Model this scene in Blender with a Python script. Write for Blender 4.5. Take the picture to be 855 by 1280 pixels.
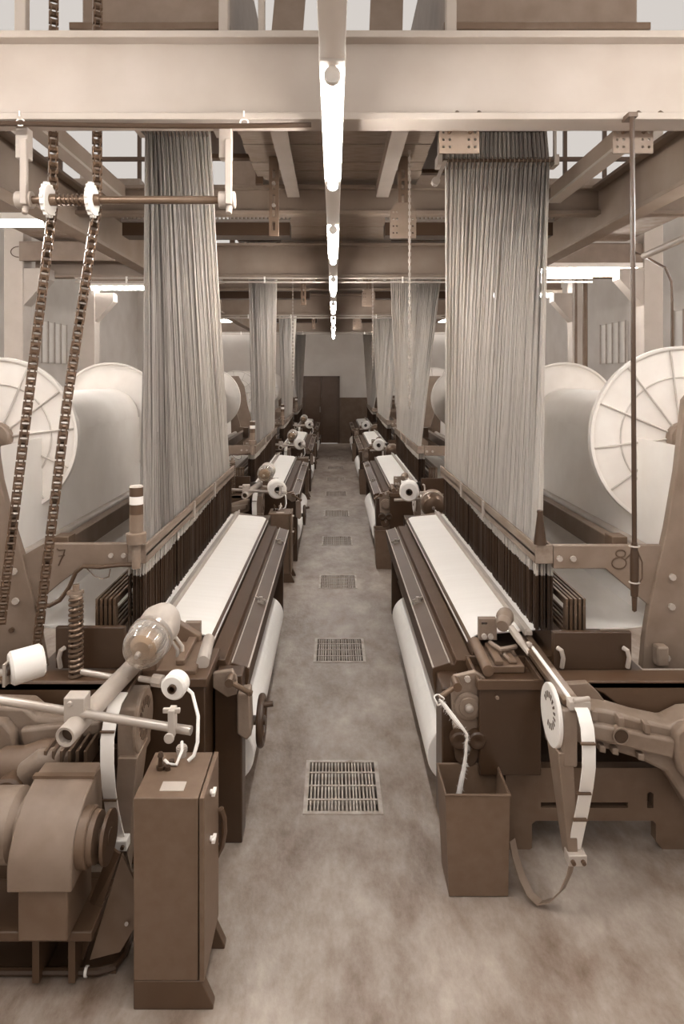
import bpy, bmesh, math, random
import numpy as np
from mathutils import Vector, Matrix
random.seed(7); rng = np.random.default_rng(7)
PI = math.pi
SC = bpy.context.scene
for o in list(bpy.data.objects): bpy.data.objects.remove(o)
COL = SC.collection

# ------------------------------------------------------------------ camera, sky, exposure
F, CX, CY, EYE = 850.0, 417.0, 470.0, 2.2          # focal length in pixels, vanishing point, eye height
cd = bpy.data.cameras.new('camera'); cam = bpy.data.objects.new('camera', cd); COL.objects.link(cam)
cam.location = (0, 0, EYE); cam.rotation_euler = (PI/2, 0, 0)
cd.sensor_fit = 'VERTICAL'; cd.sensor_height = 36.0; cd.lens = F*36.0/1280
cd.shift_x = (427.5-CX)/1280; cd.shift_y = -(640-CY)/1280
cd.clip_start = .05; cd.clip_end = 100
SC.camera = cam
W = bpy.data.worlds.new('world'); SC.world = W; W.use_nodes = True
WBG = W.node_tree.nodes['Background']
WBG.inputs[0].default_value = (.66, .615, .575, 1); WBG.inputs[1].default_value = .36
SC.view_settings.view_transform = 'Standard'; SC.view_settings.look = 'None'
SC.view_settings.gamma = 1; SC.view_settings.use_curve_mapping = False
SC.view_settings.exposure = 1.5
TUBE_POWER = 30.0

# ------------------------------------------------------------------ materials
def lin(c): c /= 255; return c/12.92 if c <= .04045 else ((c+.055)/1.055)**2.4
def tone(t, k=1.0):                                  # the print's brown-to-cream scale
    d, l = (88, 63, 43), (223, 217, 210)
    return tuple(lin(a+(b-a)*t)*k for a, b in zip(d, l)) + (1,)
MATS = {}
def mat(name, t, rough=.5, metal=0, var=.08, scale=6, bump=0, t2=None, spec=.5, stretch=None, k=1.0):
    m = bpy.data.materials.new(name); m.use_nodes = True
    nt = m.node_tree; b = nt.nodes['Principled BSDF']
    b.inputs['Roughness'].default_value = rough; b.inputs['Metallic'].default_value = metal
    b.inputs['Specular IOR Level'].default_value = spec
    tc = nt.nodes.new('ShaderNodeTexCoord'); mp = nt.nodes.new('ShaderNodeMapping'); nz = nt.nodes.new('ShaderNodeTexNoise')
    nz.inputs['Scale'].default_value = scale; nz.inputs['Detail'].default_value = 8 if name == 'floor' else 6; nz.inputs['Roughness'].default_value = .72 if name == 'floor' else .5
    if stretch: mp.inputs['Scale'].default_value = stretch
    nt.links.new(tc.outputs['Object'], mp.inputs['Vector']); nt.links.new(mp.outputs[0], nz.inputs['Vector'])
    cr = nt.nodes.new('ShaderNodeValToRGB')
    cr.color_ramp.elements[0].position = .3; cr.color_ramp.elements[1].position = .72
    cr.color_ramp.elements[0].color = tone(max(0, t-var), k); cr.color_ramp.elements[1].color = tone(min(1, (t2 if t2 is not None else t+var)), k)
    nt.links.new(nz.outputs['Fac'], cr.inputs['Fac']); nt.links.new(cr.outputs['Color'], b.inputs['Base Color'])
    if bump:
        bp = nt.nodes.new('ShaderNodeBump'); bp.inputs['Strength'].default_value = bump; bp.inputs['Distance'].default_value = .01
        n2 = nt.nodes.new('ShaderNodeTexNoise'); n2.inputs['Scale'].default_value = scale*8; n2.inputs['Detail'].default_value = 4
        nt.links.new(mp.outputs[0], n2.inputs['Vector']); nt.links.new(n2.outputs['Fac'], bp.inputs['Height']); nt.links.new(bp.outputs[0], b.inputs['Normal'])
    MATS[name] = m
    return m
mat('floor', .22, .45, var=.12, t2=.68, scale=2.2, bump=.35, stretch=(1.5, .8, 1))
mat('wall', .88, .8, var=.04, scale=2)
mat('wainscot', .22, .6, var=.05)
mat('door', .04, .35, var=.04)
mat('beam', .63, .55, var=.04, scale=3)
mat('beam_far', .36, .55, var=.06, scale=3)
mat('plank', .42, .6, var=.12, scale=8, stretch=(1, 12, 1))
mat('black', .02, .35, var=.02, k=.55)
mat('dark', .06, .42, var=.04, k=.8)
mat('cover', .03, .5, var=.03, k=.7, spec=.3)
mat('grey', .31, .5, var=.05, scale=9)
mat('midgrey', .16, .5, var=.05, scale=9)
mat('cast', .34, .5, var=.08, scale=9, bump=.1)
mat('steel', .72, .28, .55, var=.08)
mat('darksteel', .2, .3, .5, var=.08)
mat('white', .97, .6, var=.02, k=1.2)
mat('cloth', 1.0, .85, var=.03, scale=3, stretch=(.6, 9, 1), k=1.2)
mat('yarn', .97, .85, var=.03, scale=4, bump=.1, k=1.2)
mat('flange', .93, .55, var=.04, k=1.2)
mat('rim', .66, .5, var=.06)
mat('cabinet', .165, .48, var=.03, scale=25)
mat('spoke', .80, .5)
mat('chainsteel', .09, .35, .3, var=.05)
mat('grate', .58, .5, .2, var=.2, scale=14)
mat('pit', .06, .8)
mat('wood', .36, .6, var=.1, scale=5, stretch=(6, 1, 6))
mat('column', .7, .7, var=.04)
mat('spool', .96, .7, var=.03, k=1.2)
mat('concrete_band', .55, .8, var=.1, scale=9)
def threadmat(name, dark, light):
    m = bpy.data.materials.new(name); m.use_nodes = True; nt = m.node_tree; b = nt.nodes['Principled BSDF']
    b.inputs['Roughness'].default_value = .75
    at_ = nt.nodes.new('ShaderNodeAttribute'); at_.attribute_name = 'tone'
    cr = nt.nodes.new('ShaderNodeValToRGB'); cr.color_ramp.elements[0].color = tone(dark); cr.color_ramp.elements[1].color = tone(light, 1.27)
    nt.links.new(at_.outputs['Fac'], cr.inputs['Fac']); nt.links.new(cr.outputs[0], b.inputs['Base Color'])
    tl = nt.nodes.new('ShaderNodeBsdfTranslucent'); mx = nt.nodes.new('ShaderNodeMixShader'); mx.inputs[0].default_value = .6
    nt.links.new(cr.outputs[0], tl.inputs['Color']); nt.links.new(b.outputs[0], mx.inputs[1]); nt.links.new(tl.outputs[0], mx.inputs[2]); nt.links.new(mx.outputs[0], nt.nodes['Material Output'].inputs['Surface'])
    MATS[name] = m
threadmat('thread', .02, 1.0)
def glow(name, s):
    m = bpy.data.materials.new(name); m.use_nodes = True; b = m.node_tree.nodes['Principled BSDF']
    b.inputs['Base Color'].default_value = (.9, .88, .85, 1)
    b.inputs['Emission Color'].default_value = (1, .985, .965, 1); b.inputs['Emission Strength'].default_value = s
    MATS[name] = m
glow('lamp', TUBE_POWER)
m = bpy.data.materials.new('glass'); m.use_nodes = True; nt = m.node_tree      # thin clear plastic dome
tr_ = nt.nodes.new('ShaderNodeBsdfTransparent'); gl = nt.nodes.new('ShaderNodeBsdfGlossy'); gl.inputs['Roughness'].default_value = .08
df = nt.nodes.new('ShaderNodeBsdfDiffuse'); df.inputs[0].default_value = tone(1, 1.2); tr_.inputs[0].default_value = tone(1, 1.25)
fr = nt.nodes.new('ShaderNodeLayerWeight'); fr.inputs[0].default_value = .35; m1 = nt.nodes.new('ShaderNodeMixShader'); m2 = nt.nodes.new('ShaderNodeMixShader')
m1.inputs[0].default_value = .4; nt.links.new(gl.outputs[0], m1.inputs[1]); nt.links.new(df.outputs[0], m1.inputs[2])
nt.links.new(fr.outputs['Facing'], m2.inputs[0]); nt.links.new(tr_.outputs[0], m2.inputs[1]); nt.links.new(m1.outputs[0], m2.inputs[2])
nt.links.new(m2.outputs[0], nt.nodes['Material Output'].inputs['Surface']); MATS['glass'] = m

# ------------------------------------------------------------------ mesh helpers
def at(px, py, Y):                                   # reads a width/height measure at a known real depth Y into metres
    return Vector(((px-CX)/F*Y, Y, EYE-(py-CY)/F*Y))
class MB:
    def __init__(s): s.bm = bmesh.new()
    def box(s, x0, x1, y0, y1, z0, z1):
        v = [s.bm.verts.new(p) for p in ((x0,y0,z0),(x1,y0,z0),(x1,y1,z0),(x0,y1,z0),(x0,y0,z1),(x1,y0,z1),(x1,y1,z1),(x0,y1,z1))]
        for f in ((0,1,2,3),(4,5,6,7),(0,1,5,4),(1,2,6,5),(2,3,7,6),(3,0,4,7)): s.bm.faces.new([v[i] for i in f])
        return s
    def hexa(s, a, b):                               # a, b: two quads, joined
        va = [s.bm.verts.new(p) for p in a]; vb = [s.bm.verts.new(p) for p in b]; n = len(va)
        s.bm.faces.new(va); s.bm.faces.new(vb)
        for i in range(n): s.bm.faces.new((va[i], va[(i+1)%n], vb[(i+1)%n], vb[i]))
        return s
    def cyl(s, p0, p1, r0, r1=None, n=16, caps=True):
        r1 = r0 if r1 is None else r1
        p0, p1 = Vector(p0), Vector(p1); d = (p1-p0).normalized()
        a = d.orthogonal().normalized(); c = d.cross(a)
        A = [s.bm.verts.new(p0+(a*math.cos(2*PI*i/n)+c*math.sin(2*PI*i/n))*r0) for i in range(n)]
        B = [s.bm.verts.new(p1+(a*math.cos(2*PI*i/n)+c*math.sin(2*PI*i/n))*r1) for i in range(n)]
        for i in range(n): s.bm.faces.new((A[i], A[(i+1)%n], B[(i+1)%n], B[i]))
        if caps: s.bm.faces.new(A); s.bm.faces.new(B)
        return s
    def lathe(s, p, d, prof, n=32):                  # prof: (distance along d, radius)
        p, d = Vector(p), Vector(d).normalized(); a = d.orthogonal().normalized(); c = d.cross(a); rows = []
        for h, r in prof:
            if r < 1e-5: rows.append([s.bm.verts.new(p+d*h)])
            else: rows.append([s.bm.verts.new(p+d*h+(a*math.cos(2*PI*i/n)+c*math.sin(2*PI*i/n))*r) for i in range(n)])
        for A, B in zip(rows, rows[1:]):
            for i in range(n):
                j = (i+1)%n
                q = ([A[0]] if len(A) == 1 else [A[i], A[j]]) + ([B[0]] if len(B) == 1 else [B[j], B[i]])
                if len(q) > 2: s.bm.faces.new(q)
        return s
    def tube(s, pts, r, n=8, closed=False):
        P = [Vector(p) for p in pts]; N = len(P); rows = []; up = None
        for i in range(N):
            t = (P[(i+1)%N]-P[i-1]) if closed else (P[min(i+1, N-1)]-P[max(i-1, 0)])
            t.normalize()
            if up is None: up = t.orthogonal().normalized()
            up = (up-t*up.dot(t)).normalized(); c = t.cross(up)
            rr = r[i] if isinstance(r, (list, tuple)) else r
            rows.append([s.bm.verts.new(P[i]+(up*math.cos(2*PI*k/n)+c*math.sin(2*PI*k/n))*rr) for k in range(n)])
        for i in range(N if closed else N-1):
            A, B = rows[i], rows[(i+1)%N]
            for k in range(n): s.bm.faces.new((A[k], A[(k+1)%n], B[(k+1)%n], B[k]))
        if not closed: s.bm.faces.new(rows[0]); s.bm.faces.new(rows[-1])
        return s
    def ribbon(s, pts, w, th):                       # strip with width vector w and thickness th
        P = [Vector(p) for p in pts]; w = Vector(w)*.5; rows = []
        for i in range(len(P)):
            t = (P[min(i+1, len(P)-1)]-P[max(i-1, 0)]).normalized(); nn = t.cross(w).normalized()*th*.5
            rows.append([s.bm.verts.new(P[i]+q) for q in (w+nn, -w+nn, -w-nn, w-nn)])
        for A, B in zip(rows, rows[1:]):
            for k in range(4): s.bm.faces.new((A[k], A[(k+1)%4], B[(k+1)%4], B[k]))
        s.bm.faces.new(rows[0]); s.bm.faces.new(rows[-1]); return s
    def prism(s, poly, y0, y1):                      # (x, z) outline extruded along Y
        A = [s.bm.verts.new((x, y0, z)) for x, z in poly]; B = [s.bm.verts.new((x, y1, z)) for x, z in poly]; n = len(A)
        s.bm.faces.new(A); s.bm.faces.new(B)
        for i in range(n): s.bm.faces.new((A[i], A[(i+1)%n], B[(i+1)%n], B[i]))
        return s
    def plate(s, outer, y0, y1, holes=()):           # flat (x, z) plate with holes
        e = []; loops = []
        for lp in [outer]+list(holes):
            v = [s.bm.verts.new((x, y0, z)) for x, z in lp]; loops.append(v)
            for i in range(len(v)): e.append(s.bm.edges.new((v[i], v[(i+1)%len(v)])))
        g = bmesh.ops.triangle_fill(s.bm, edges=e, use_beauty=True)
        fs = [f for f in g['geom'] if isinstance(f, bmesh.types.BMFace)]
        mp = {v: s.bm.verts.new((v.co.x, y1, v.co.z)) for lp in loops for v in lp}
        for f in fs: s.bm.faces.new([mp[v] for v in f.verts])
        for lp in loops:
            for i in range(len(lp)):
                a, b = lp[i], lp[(i+1)%len(lp)]; s.bm.faces.new((a, b, mp[b], mp[a]))
        return s
    def ball(s, c, r, n=2):
        bmesh.ops.create_icosphere(s.bm, subdivisions=n, radius=r, matrix=Matrix.Translation(c)); return s
def P2(pts, Y): return [(at(x, y, Y).x, at(x, y, Y).z) for x, y in pts]
def circ(cx, cz, r, n=16): return [(cx+r*math.cos(2*PI*i/n), cz+r*math.sin(2*PI*i/n)) for i in range(n)]
def wpos(o):
    v = Vector((0, 0, 0))
    while o: v = v+o.location; o = o.parent
    return v
def base_of(vs):
    xs, ys, zs = zip(*vs); return Vector(((min(xs)+max(xs))/2, (min(ys)+max(ys))/2, min(zs)))
def tag(o, label=None, cat=None, group=None, kind=None):
    for k, v in (('label', label), ('category', cat), ('group', group), ('kind', kind)):
        if v: o[k] = v
    return o
def obj(name, mb, m, parent=None, bevel=0, smooth=True):
    bm = mb.bm
    bmesh.ops.recalc_face_normals(bm, faces=bm.faces)
    org = wpos(parent) if parent else base_of([v.co[:] for v in bm.verts])
    for v in bm.verts: v.co -= org
    me = bpy.data.meshes.new(name); bm.to_mesh(me); bm.free()
    if smooth:
        me.shade_smooth(); me.set_sharp_from_angle(angle=math.radians(35))
    me.materials.append(MATS[m])
    o = bpy.data.objects.new(name, me); COL.objects.link(o)
    if parent: o.parent = parent
    else: o.location = org
    if bevel:
        bv = o.modifiers.new('bevel', 'BEVEL'); bv.width = bevel; bv.segments = 2; bv.limit_method = 'ANGLE'
    return o
def thing(name, loc, label, cat, group=None):
    o = bpy.data.objects.new(name, None); COL.objects.link(o); o.location = loc; o.empty_display_size = .1
    return tag(o, label, cat, group)
def struct(name, mb, m, parent=None, bevel=0):
    o = obj(name, mb, m, parent, bevel)
    if not parent: o['kind'] = 'structure'
    return o
def link_piece(name, me, parent, loc=(0,0,0), rot=None):
    o = bpy.data.objects.new(name, me); COL.objects.link(o); o.parent = parent; o.location = loc
    if rot: o.rotation_euler = rot
    return o
def dup(root, d, label=None):
    r = root.copy(); COL.objects.link(r); r.location = root.location+Vector(d)
    if label: r['label'] = label
    for ch in list(root.children):
        c = ch.copy(); COL.objects.link(c); c.parent = r
        for g in ch.children:
            q = g.copy(); COL.objects.link(q); q.parent = c
    return r
def strands(name, P, R, T, m, parent):               # P (N,K,3) world points, T (N,K) tones: thin three-sided threads in one mesh
    N, K, _ = P.shape; org = np.array(wpos(parent)); P = P-org
    off = np.array([[math.cos(2*PI*k/3+.5), math.sin(2*PI*k/3+.5), 0] for k in range(3)])
    V = (P[:, :, None, :]+off[None, None]*np.asarray(R).reshape(-1, 1, 1, 1)).reshape(-1, 3)
    idx = np.arange(N*K*3).reshape(N, K, 3); fs = []
    for j in range(K-1):
        for k in range(3):
            fs.append(np.stack([idx[:, j, k], idx[:, j, (k+1)%3], idx[:, j+1, (k+1)%3], idx[:, j+1, k]], 1))
    Fc = np.concatenate(fs); me = bpy.data.meshes.new(name)
    me.vertices.add(len(V)); me.vertices.foreach_set('co', V.astype(np.float32).ravel())
    me.loops.add(len(Fc)*4); me.loops.foreach_set('vertex_index', Fc.astype(np.int32).ravel())
    me.polygons.add(len(Fc)); me.polygons.foreach_set('loop_start', (np.arange(len(Fc))*4).astype(np.int32))
    me.update(calc_edges=True)
    a = me.attributes.new('tone', 'FLOAT', 'POINT'); a.data.foreach_set('value', np.repeat(np.clip(T, 0, 1).astype(np.float32).ravel(), 3))
    me.materials.append(MATS[m]); o = bpy.data.objects.new(name, me); COL.objects.link(o); o.parent = parent; o['kind'] = 'stuff'
    return o

PITCH = 4.87; AX = .035                              # loom spacing, centre line of the aisle
Y0, Y1 = 3.475, 6.46                                 # reed width of the first pair of looms
GNN = ['first', 'second', 'third', 'fourth']
ORD = ['nearest', 'second', 'third', 'farthest']

# ------------------------------------------------------------------ the room
GY = [3.41+1.81*k for k in range(9)]; GX0, GX1, GL = -.155, .25, .48
mb = MB()
XW, YB, YF = 6.4, -1.5, 22.2
def quad(mb, x0, x1, y0, y1):
    mb.bm.faces.new([mb.bm.verts.new((x, y, 0)) for x, y in ((x0,y0),(x1,y0),(x1,y1),(x0,y1))])
quad(mb, -XW, GX0, YB, YF); quad(mb, GX1, XW, YB, YF)
ys = [YB]+[v for g in GY for v in (g, g+GL)]+[YF]
for a, b_ in zip(ys[0::2], ys[1::2]): quad(mb, GX0, GX1, a, b_)
for g in GY:                                         # drain pits under the grates
    v = [mb.bm.verts.new((x, y, z)) for z in (0, -.25) for x, y in ((GX0,g),(GX1,g),(GX1,g+GL),(GX0,g+GL))]
    for i in range(4): mb.bm.faces.new((v[i], v[(i+1)%4], v[4+(i+1)%4], v[4+i]))
    mb.bm.faces.new(v[4:])
struct('floor', mb, 'floor')
struct('wall_back', MB().box(-XW, XW, YF, YF+.2, 1.5, 6.0), 'wall')
struct('trim_1', MB().box(-XW, -1.0, YF-.012, YF+.2, 0, 1.5).box(.2, XW, YF-.012, YF+.2, 0, 1.5).box(-1.0, .2, YF+.1, YF+.2, 0, 1.5), 'wainscot')
struct('wall_left', MB().box(-XW-.2, -XW, YB, YF+.2, 0, 6.0), 'wall')
struct('wall_right', MB().box(XW, XW+.2, YB, YF+.2, 0, 6.0), 'wall')
dr = thing('door_1', (-.4, YF, 0), None, None); dr['kind'] = 'structure'
obj('door_frame', MB().box(-1.0, -.93, YF-.05, YF, 0, 2.2).box(.13, .2, YF-.05, YF, 0, 2.2).box(-1.0, .2, YF-.05, YF, 2.14, 2.2), 'dark', dr)
for x0, x1 in ((-.93, -.405), (-.395, .13)):
    lf = obj('door_leaf', MB().box(x0, x1, YF-.035, YF-.005, .03, 2.14), 'door', dr, .004)
    for z0, z1 in ((.15, .95), (1.1, 2.0)):
        obj('door_panel', MB().box(x0+.07, x1-.07, YF-.042, YF-.036, z0, z1), 'door', lf, .003)
obj('door_handle', MB().cyl((-.44, YF-.09, 1.02), (-.44, YF-.09, 1.2), .012).cyl((-.44, YF-.09, 1.05), (-.44, YF-.03, 1.05), .01).cyl((-.44, YF-.09, 1.17), (-.44, YF-.03, 1.17), .01), 'steel', dr)
# aisle deck of planks under the gantry
ce = thing('ceiling', (0, 0, 3.8), None, None); ce['kind'] = 'structure'
pm = MB().box(-.62, .68, 0, .192, 0, .03).bm; me = bpy.data.meshes.new('plank'); pm.to_mesh(me); pm.free(); me.materials.append(MATS['plank'])
y = 3.3; k = 0
while y < 19.5:
    link_piece('plank', me, ce, (random.uniform(-.01, .01), y, random.uniform(-.004, .004))); y += .2
# columns along the outer bays
cn = 0
for s in (-1, 1):
    for yy in (7.8, 10.1, 14.6, 19.0):
        cn += 1; x = s*3.62
        t = thing('concrete_column', (x, yy, 0), '%s pale concrete column with corbel behind the %s loom row' % (['closest', 'second closest', 'third closest', 'farthest'][[7.8,10.1,14.6,19.0].index(yy)], 'left' if s < 0 else 'right'), 'column', 'concrete columns')
        obj('shaft', MB().box(x-.11, x+.11, yy-.11, yy+.11, 0, 5.2), 'column', t, .01)
        obj('corbel', MB().prism([(x-s*.11, 3.0), (x-s*.38, 3.3), (x-s*.38, 3.42), (x-s*.11, 3.42)], yy-.1, yy+.1), 'column', t)
# windows on the outer walls
wn = 0
for s in (-1, 1):
    for yy in (8.5, 12.0, 15.5):
        wn += 1; x = s*(XW-.01)
        t = thing('window_%d' % wn, (x, yy, 2.5), None, None); t['kind'] = 'structure'
        obj('pane', MB().box(x-.01, x+.01, yy-.7, yy+.7, 2.5, 3.4), 'white', t)
        for j in range(5):
            obj('glazing_bar', MB().box(x-s*.04-.012, x-s*.04+.012, yy-.7+j*.35-.015, yy-.7+j*.35+.015, 2.48, 3.42), 'rim', t)

# ------------------------------------------------------------------ gantry steel
def ibeam_x(x0, x1, y, z0, z1, fw, m, label, tf=.032):
    t = thing('steel_beam', ((x0+x1)/2, y, z0), label, 'beam', 'gantry beams')
    obj('web', MB().box(x0, x1, y-.008, y+.008, z0+tf, z1-tf), m, t)
    obj('top_flange', MB().box(x0, x1, y-fw/2, y+fw/2, z1-tf, z1), m, t, .004)
    obj('bottom_flange', MB().box(x0, x1, y-fw/2, y+fw/2, z0, z0+tf), m, t, .004)
    return t
def ibeam_y(x, y0, y1, z0, z1, fw, m, label, tf=.03):
    t = thing('steel_beam', (x, (y0+y1)/2, z0), label, 'beam', 'gantry beams')
    obj('web', MB().box(x-.008, x+.008, y0, y1, z0+tf, z1-tf), m, t)
    obj('top_flange', MB().box(x-fw/2, x+fw/2, y0, y1, z1-tf, z1), m, t, .004)
    obj('bottom_flange', MB().box(x-fw/2, x+fw/2, y0, y1, z0, z0+tf), m, t, .004)
    return t
BL = ['big pale steel cross beam spanning the top of the picture, nearest the camera', 'second full-depth cross beam over the aisle behind the first loom pair', 'third full-depth cross beam over the aisle', 'farthest full-depth cross beam before the end wall']
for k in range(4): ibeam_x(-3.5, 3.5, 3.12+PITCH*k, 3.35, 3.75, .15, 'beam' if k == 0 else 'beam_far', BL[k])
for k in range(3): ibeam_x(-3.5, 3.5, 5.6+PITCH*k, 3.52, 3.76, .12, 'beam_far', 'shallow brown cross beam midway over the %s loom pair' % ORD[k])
for s, nm in ((-1, 'left'), (1, 'right')):
    for k in range(3):
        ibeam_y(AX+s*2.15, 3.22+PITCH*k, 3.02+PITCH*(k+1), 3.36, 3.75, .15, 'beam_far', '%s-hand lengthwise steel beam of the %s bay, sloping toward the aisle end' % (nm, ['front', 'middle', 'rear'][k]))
for s, nm in ((-1, 'left'), (1, 'right')):
    for k in range(3):
        x = AX+s*.36; t = thing('channel_bar', (x, 4.3+PITCH*k, 3.6), 'light channel bar under the deck on the %s of the lamp row, %s bay' % (nm, ['front', 'middle', 'rear'][k]), 'bar', 'channel bars under the deck')
        obj('web', MB().box(x-.05, x-.04, 3.22+PITCH*k, 5.52+PITCH*k, 3.66, 3.75), 'grey', t)
        obj('flange', MB().box(x-.05, x+.05, 3.22+PITCH*k, 5.52+PITCH*k, 3.65, 3.66), 'beam', t)
        x = AX+s*1.75; t = thing('diagonal_strut', (x, 4.3+PITCH*k, 3.6), 'brown steel strut beside the %s harness head, %s bay' % (nm, ['front', 'middle', 'rear'][k]), 'strut', 'gantry struts')
        obj('web', MB().box(x-.03, x+.03, 3.22+PITCH*k, 5.5+PITCH*k, 3.62, 3.74), 'beam_far', t)
        obj('flange', MB().box(x-.05, x+.05, 3.22+PITCH*k, 5.5+PITCH*k, 3.60, 3.62), 'beam', t)
# slotted hanger posts
for s, nm in ((-1, 'left'), (1, 'right')):
    for k in range(3):
        x = AX+s*.47; y = 4.95+PITCH*k; dy = PITCH*k
        t = thing('hanger_post', (x, y, 3.1), 'slotted brown hanger post with bolted plate, %s side of lamp row, %s bay' % (nm, ['front', 'middle', 'rear'][k]), 'bracket', 'slotted hanger posts')
        obj('channel', MB().plate([(x-.035, 3.22), (x+.035, 3.22), (x+.035, 3.797), (x-.035, 3.797)], y, y+.03, [[(x-.01, z), (x+.01, z), (x+.01, z+.06), (x-.01, z+.06)] for z in (3.26, 3.36, 3.46, 3.56, 3.64)]), 'midgrey', t)
        hol = [circ(x+dx, z, .008, 8) for dx in (-.07, -.045, .045, .07) for z in (3.24, 3.29, 3.34, 3.39)]
        if s > 0: obj('perforated_plate', MB().plate([(x-.095, 3.2), (x+.095, 3.2), (x+.095, 3.4), (x+.05, 3.46), (x-.05, 3.46), (x-.095, 3.4)], y-.012, y-.002, hol), 'grey', t)
        else:
            for z in (3.44, 3.6): obj('bolt', MB().cyl((x, y-.02, z), (x, y, z), .014), 'steel', t)
# perforated plates bolted under the near beam, right
for px, label in ((574, 'perforated light steel plate bolted beside the near right harness head'), (791, 'perforated steel plate behind the hanging switch cable')):
    c = at(px, 180, 3.24); w = .095
    t = thing('bolt_plate', (c.x, 3.24, 3.26), label, 'plate', 'perforated plates')
    zs = (3.29, 3.325, 3.36)
    obj('plate', MB().plate([(c.x-w, 3.26), (c.x+w, 3.26), (c.x+w, 3.38), (c.x-w, 3.38)], 3.235, 3.247, [circ(c.x+dx, z, .007, 8) for dx in (-.075, -.045, .045, .075) for z in zs]), 'grey', t)
    for dx in (-.05, .05): obj('hook_bolt', MB().tube([(c.x+dx, 3.24, 3.36), (c.x+dx+.01, 3.18, 3.385), (c.x+dx+.015, 3.1, 3.40), (c.x+dx+.012, 3.06, 3.37)], .011), 'dark', t)
# conduits along the beams, cable ties
t = thing('power_cable', (-1.0, 3.06, 3.33), 'black cable tied along the underside of the near cross beam', 'cable')
obj('sheath', MB().tube([(x, 3.055, 3.335-.012*abs(math.sin((x+1.45)*1.9))) for x in np.linspace(-2.0, -.1, 26)], .012), 'black', t)
for px in (25, 305):
    c = at(px, 145, 3.045); obj('cable_tie', MB().tube([(c.x+.018*math.cos(a), 3.05, 3.338+.015*math.sin(a)) for a in np.linspace(0, 2*PI, 12, endpoint=False)], .004, closed=True, n=6).cyl((c.x, 3.04, 3.36), (c.x, 3.04, 3.385), .004), 'white', t)
for k in range(1, 4):
    y = 3.02+PITCH*k
    t = thing('conduit_pair', (0, y, 3.29), 'pair of thin pale conduits clipped beneath the %s cross beam' % ['', 'second', 'third', 'farthest'][k], 'conduit', 'conduits under beams')
    obj('upper_conduit', MB().cyl((-3, y, 3.335), (3, y, 3.335), .013, n=8), 'beam', t)
    obj('lower_conduit', MB().cyl((-3, y, 3.29), (3, y, 3.29), .012, n=8), 'rim', t)
    for x in np.arange(-2.4, 2.5, .8): obj('clip', MB().box(x-.01, x+.01, y-.016, y+.004, 3.275, 3.352), 'white', t)
# dark cable trays behind the shallow beams
for s, nm in ((-1, 'left'), (1, 'right')):
    x0, x1 = sorted((AX+s*.42, AX+s*1.9))
    for k in range(3):
        t = thing('cable_tray', ((x0+x1)/2, 6.1+PITCH*k, 3.45), 'dark cable tray with toothed rail, %s of aisle, over the %s loom' % (nm, ORD[k]), 'tray', 'dark cable trays')
        obj('tray', MB().box(x0, x1, 6.0+PITCH*k, 6.2+PITCH*k, 3.44, 3.56), 'black', t)
        mbb = MB()
        for x in np.arange(x0, x1, .035): mbb.box(x, x+.018, 5.96+PITCH*k, 5.99+PITCH*k, 3.575, 3.61)
        obj('toothed_rail', mbb.box(x0, x1, 5.96+PITCH*k, 6.0+PITCH*k, 3.555, 3.575), 'steel', t)
# posts, panels and railings above the near beam
def bx(name, m, label, cat, x0, x1, y0, y1, z0, z1, g=None, bev=.005):
    return tag(obj(name, MB().box(x0, x1, y0, y1, z0, z1), m, None, bev), label, cat, g)
for px0, px1, Y, label in ((20, 34, 3.2, 'pale gantry post above the beam at the far left'), (274, 286, 3.2, 'pale gantry post right of the left jacquard machine'), (323, 331, 3.22, 'thin pale gantry post left of the lamp trunking'), (557, 570, 3.2, 'pale gantry post left of the right jacquard machine')):
    a = at(px0, 0, Y); c = at(px1, 0, Y); bx('gantry_post', 'beam', label, 'post', a.x, c.x, Y-.02, Y+.03, 3.75, 4.6, 'gantry posts')
bx('toe_board', 'beam', 'pale toe board resting on the near beam under the lamp row', 'board', -.35, .54, 3.17, 3.185, 3.75, 3.80)
for x0, x1, y, label in ((-.35, -.18, 3.6, 'leaning pale metal sheet left of the lamp row above the beam'), (.18, .36, 3.6, 'leaning pale metal sheet right of the lamp row above the beam')):
    tag(obj('metal_sheet', MB().hexa([(x0, y, 3.8), (x1, y, 3.8), (x1, y+.02, 3.8), (x0, y+.02, 3.8)], [(x0+.04, y+.25, 4.6), (x1+.04, y+.25, 4.6), (x1+.04, y+.27, 4.6), (x0+.04, y+.27, 4.6)]), 'grey'), label, 'sheet', 'leaning metal sheets')

# ------------------------------------------------------------------ lamps
def lamp(x0, y0, x1, y1, z, label, grp):
    a, c = Vector((x0, y0, z)), Vector((x1, y1, z)); d = (c-a).normalized(); w = Vector((d.y, -d.x, 0))
    t = thing('fluorescent_light', (a+c)/2, label, 'light', grp)
    def slab(w0, z0, z1, e): return MB().hexa([a-d*e-w*w0+Vector((0,0,z0)), a-d*e+w*w0+Vector((0,0,z0)), a-d*e+w*w0+Vector((0,0,z1)), a-d*e-w*w0+Vector((0,0,z1))],
                                             [c+d*e-w*w0+Vector((0,0,z0)), c+d*e+w*w0+Vector((0,0,z0)), c+d*e+w*w0+Vector((0,0,z1)), c+d*e-w*w0+Vector((0,0,z1))])
    obj('housing', slab(.042, .03, .085, .06), 'white', t, .004)
    tb = obj('tube', MB().cyl(a, c, .025, n=14), 'lamp', t)
    for p in (a, c):
        sg = -1 if p is a else 1
        obj('end_cap', MB().cyl(p+d*sg*.002, p+d*sg*.03, .027, n=12).cyl(p+d*sg*.018, p+d*sg*.018+Vector((0,0,.05)), .012, n=8), 'white', t)
    return t
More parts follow.
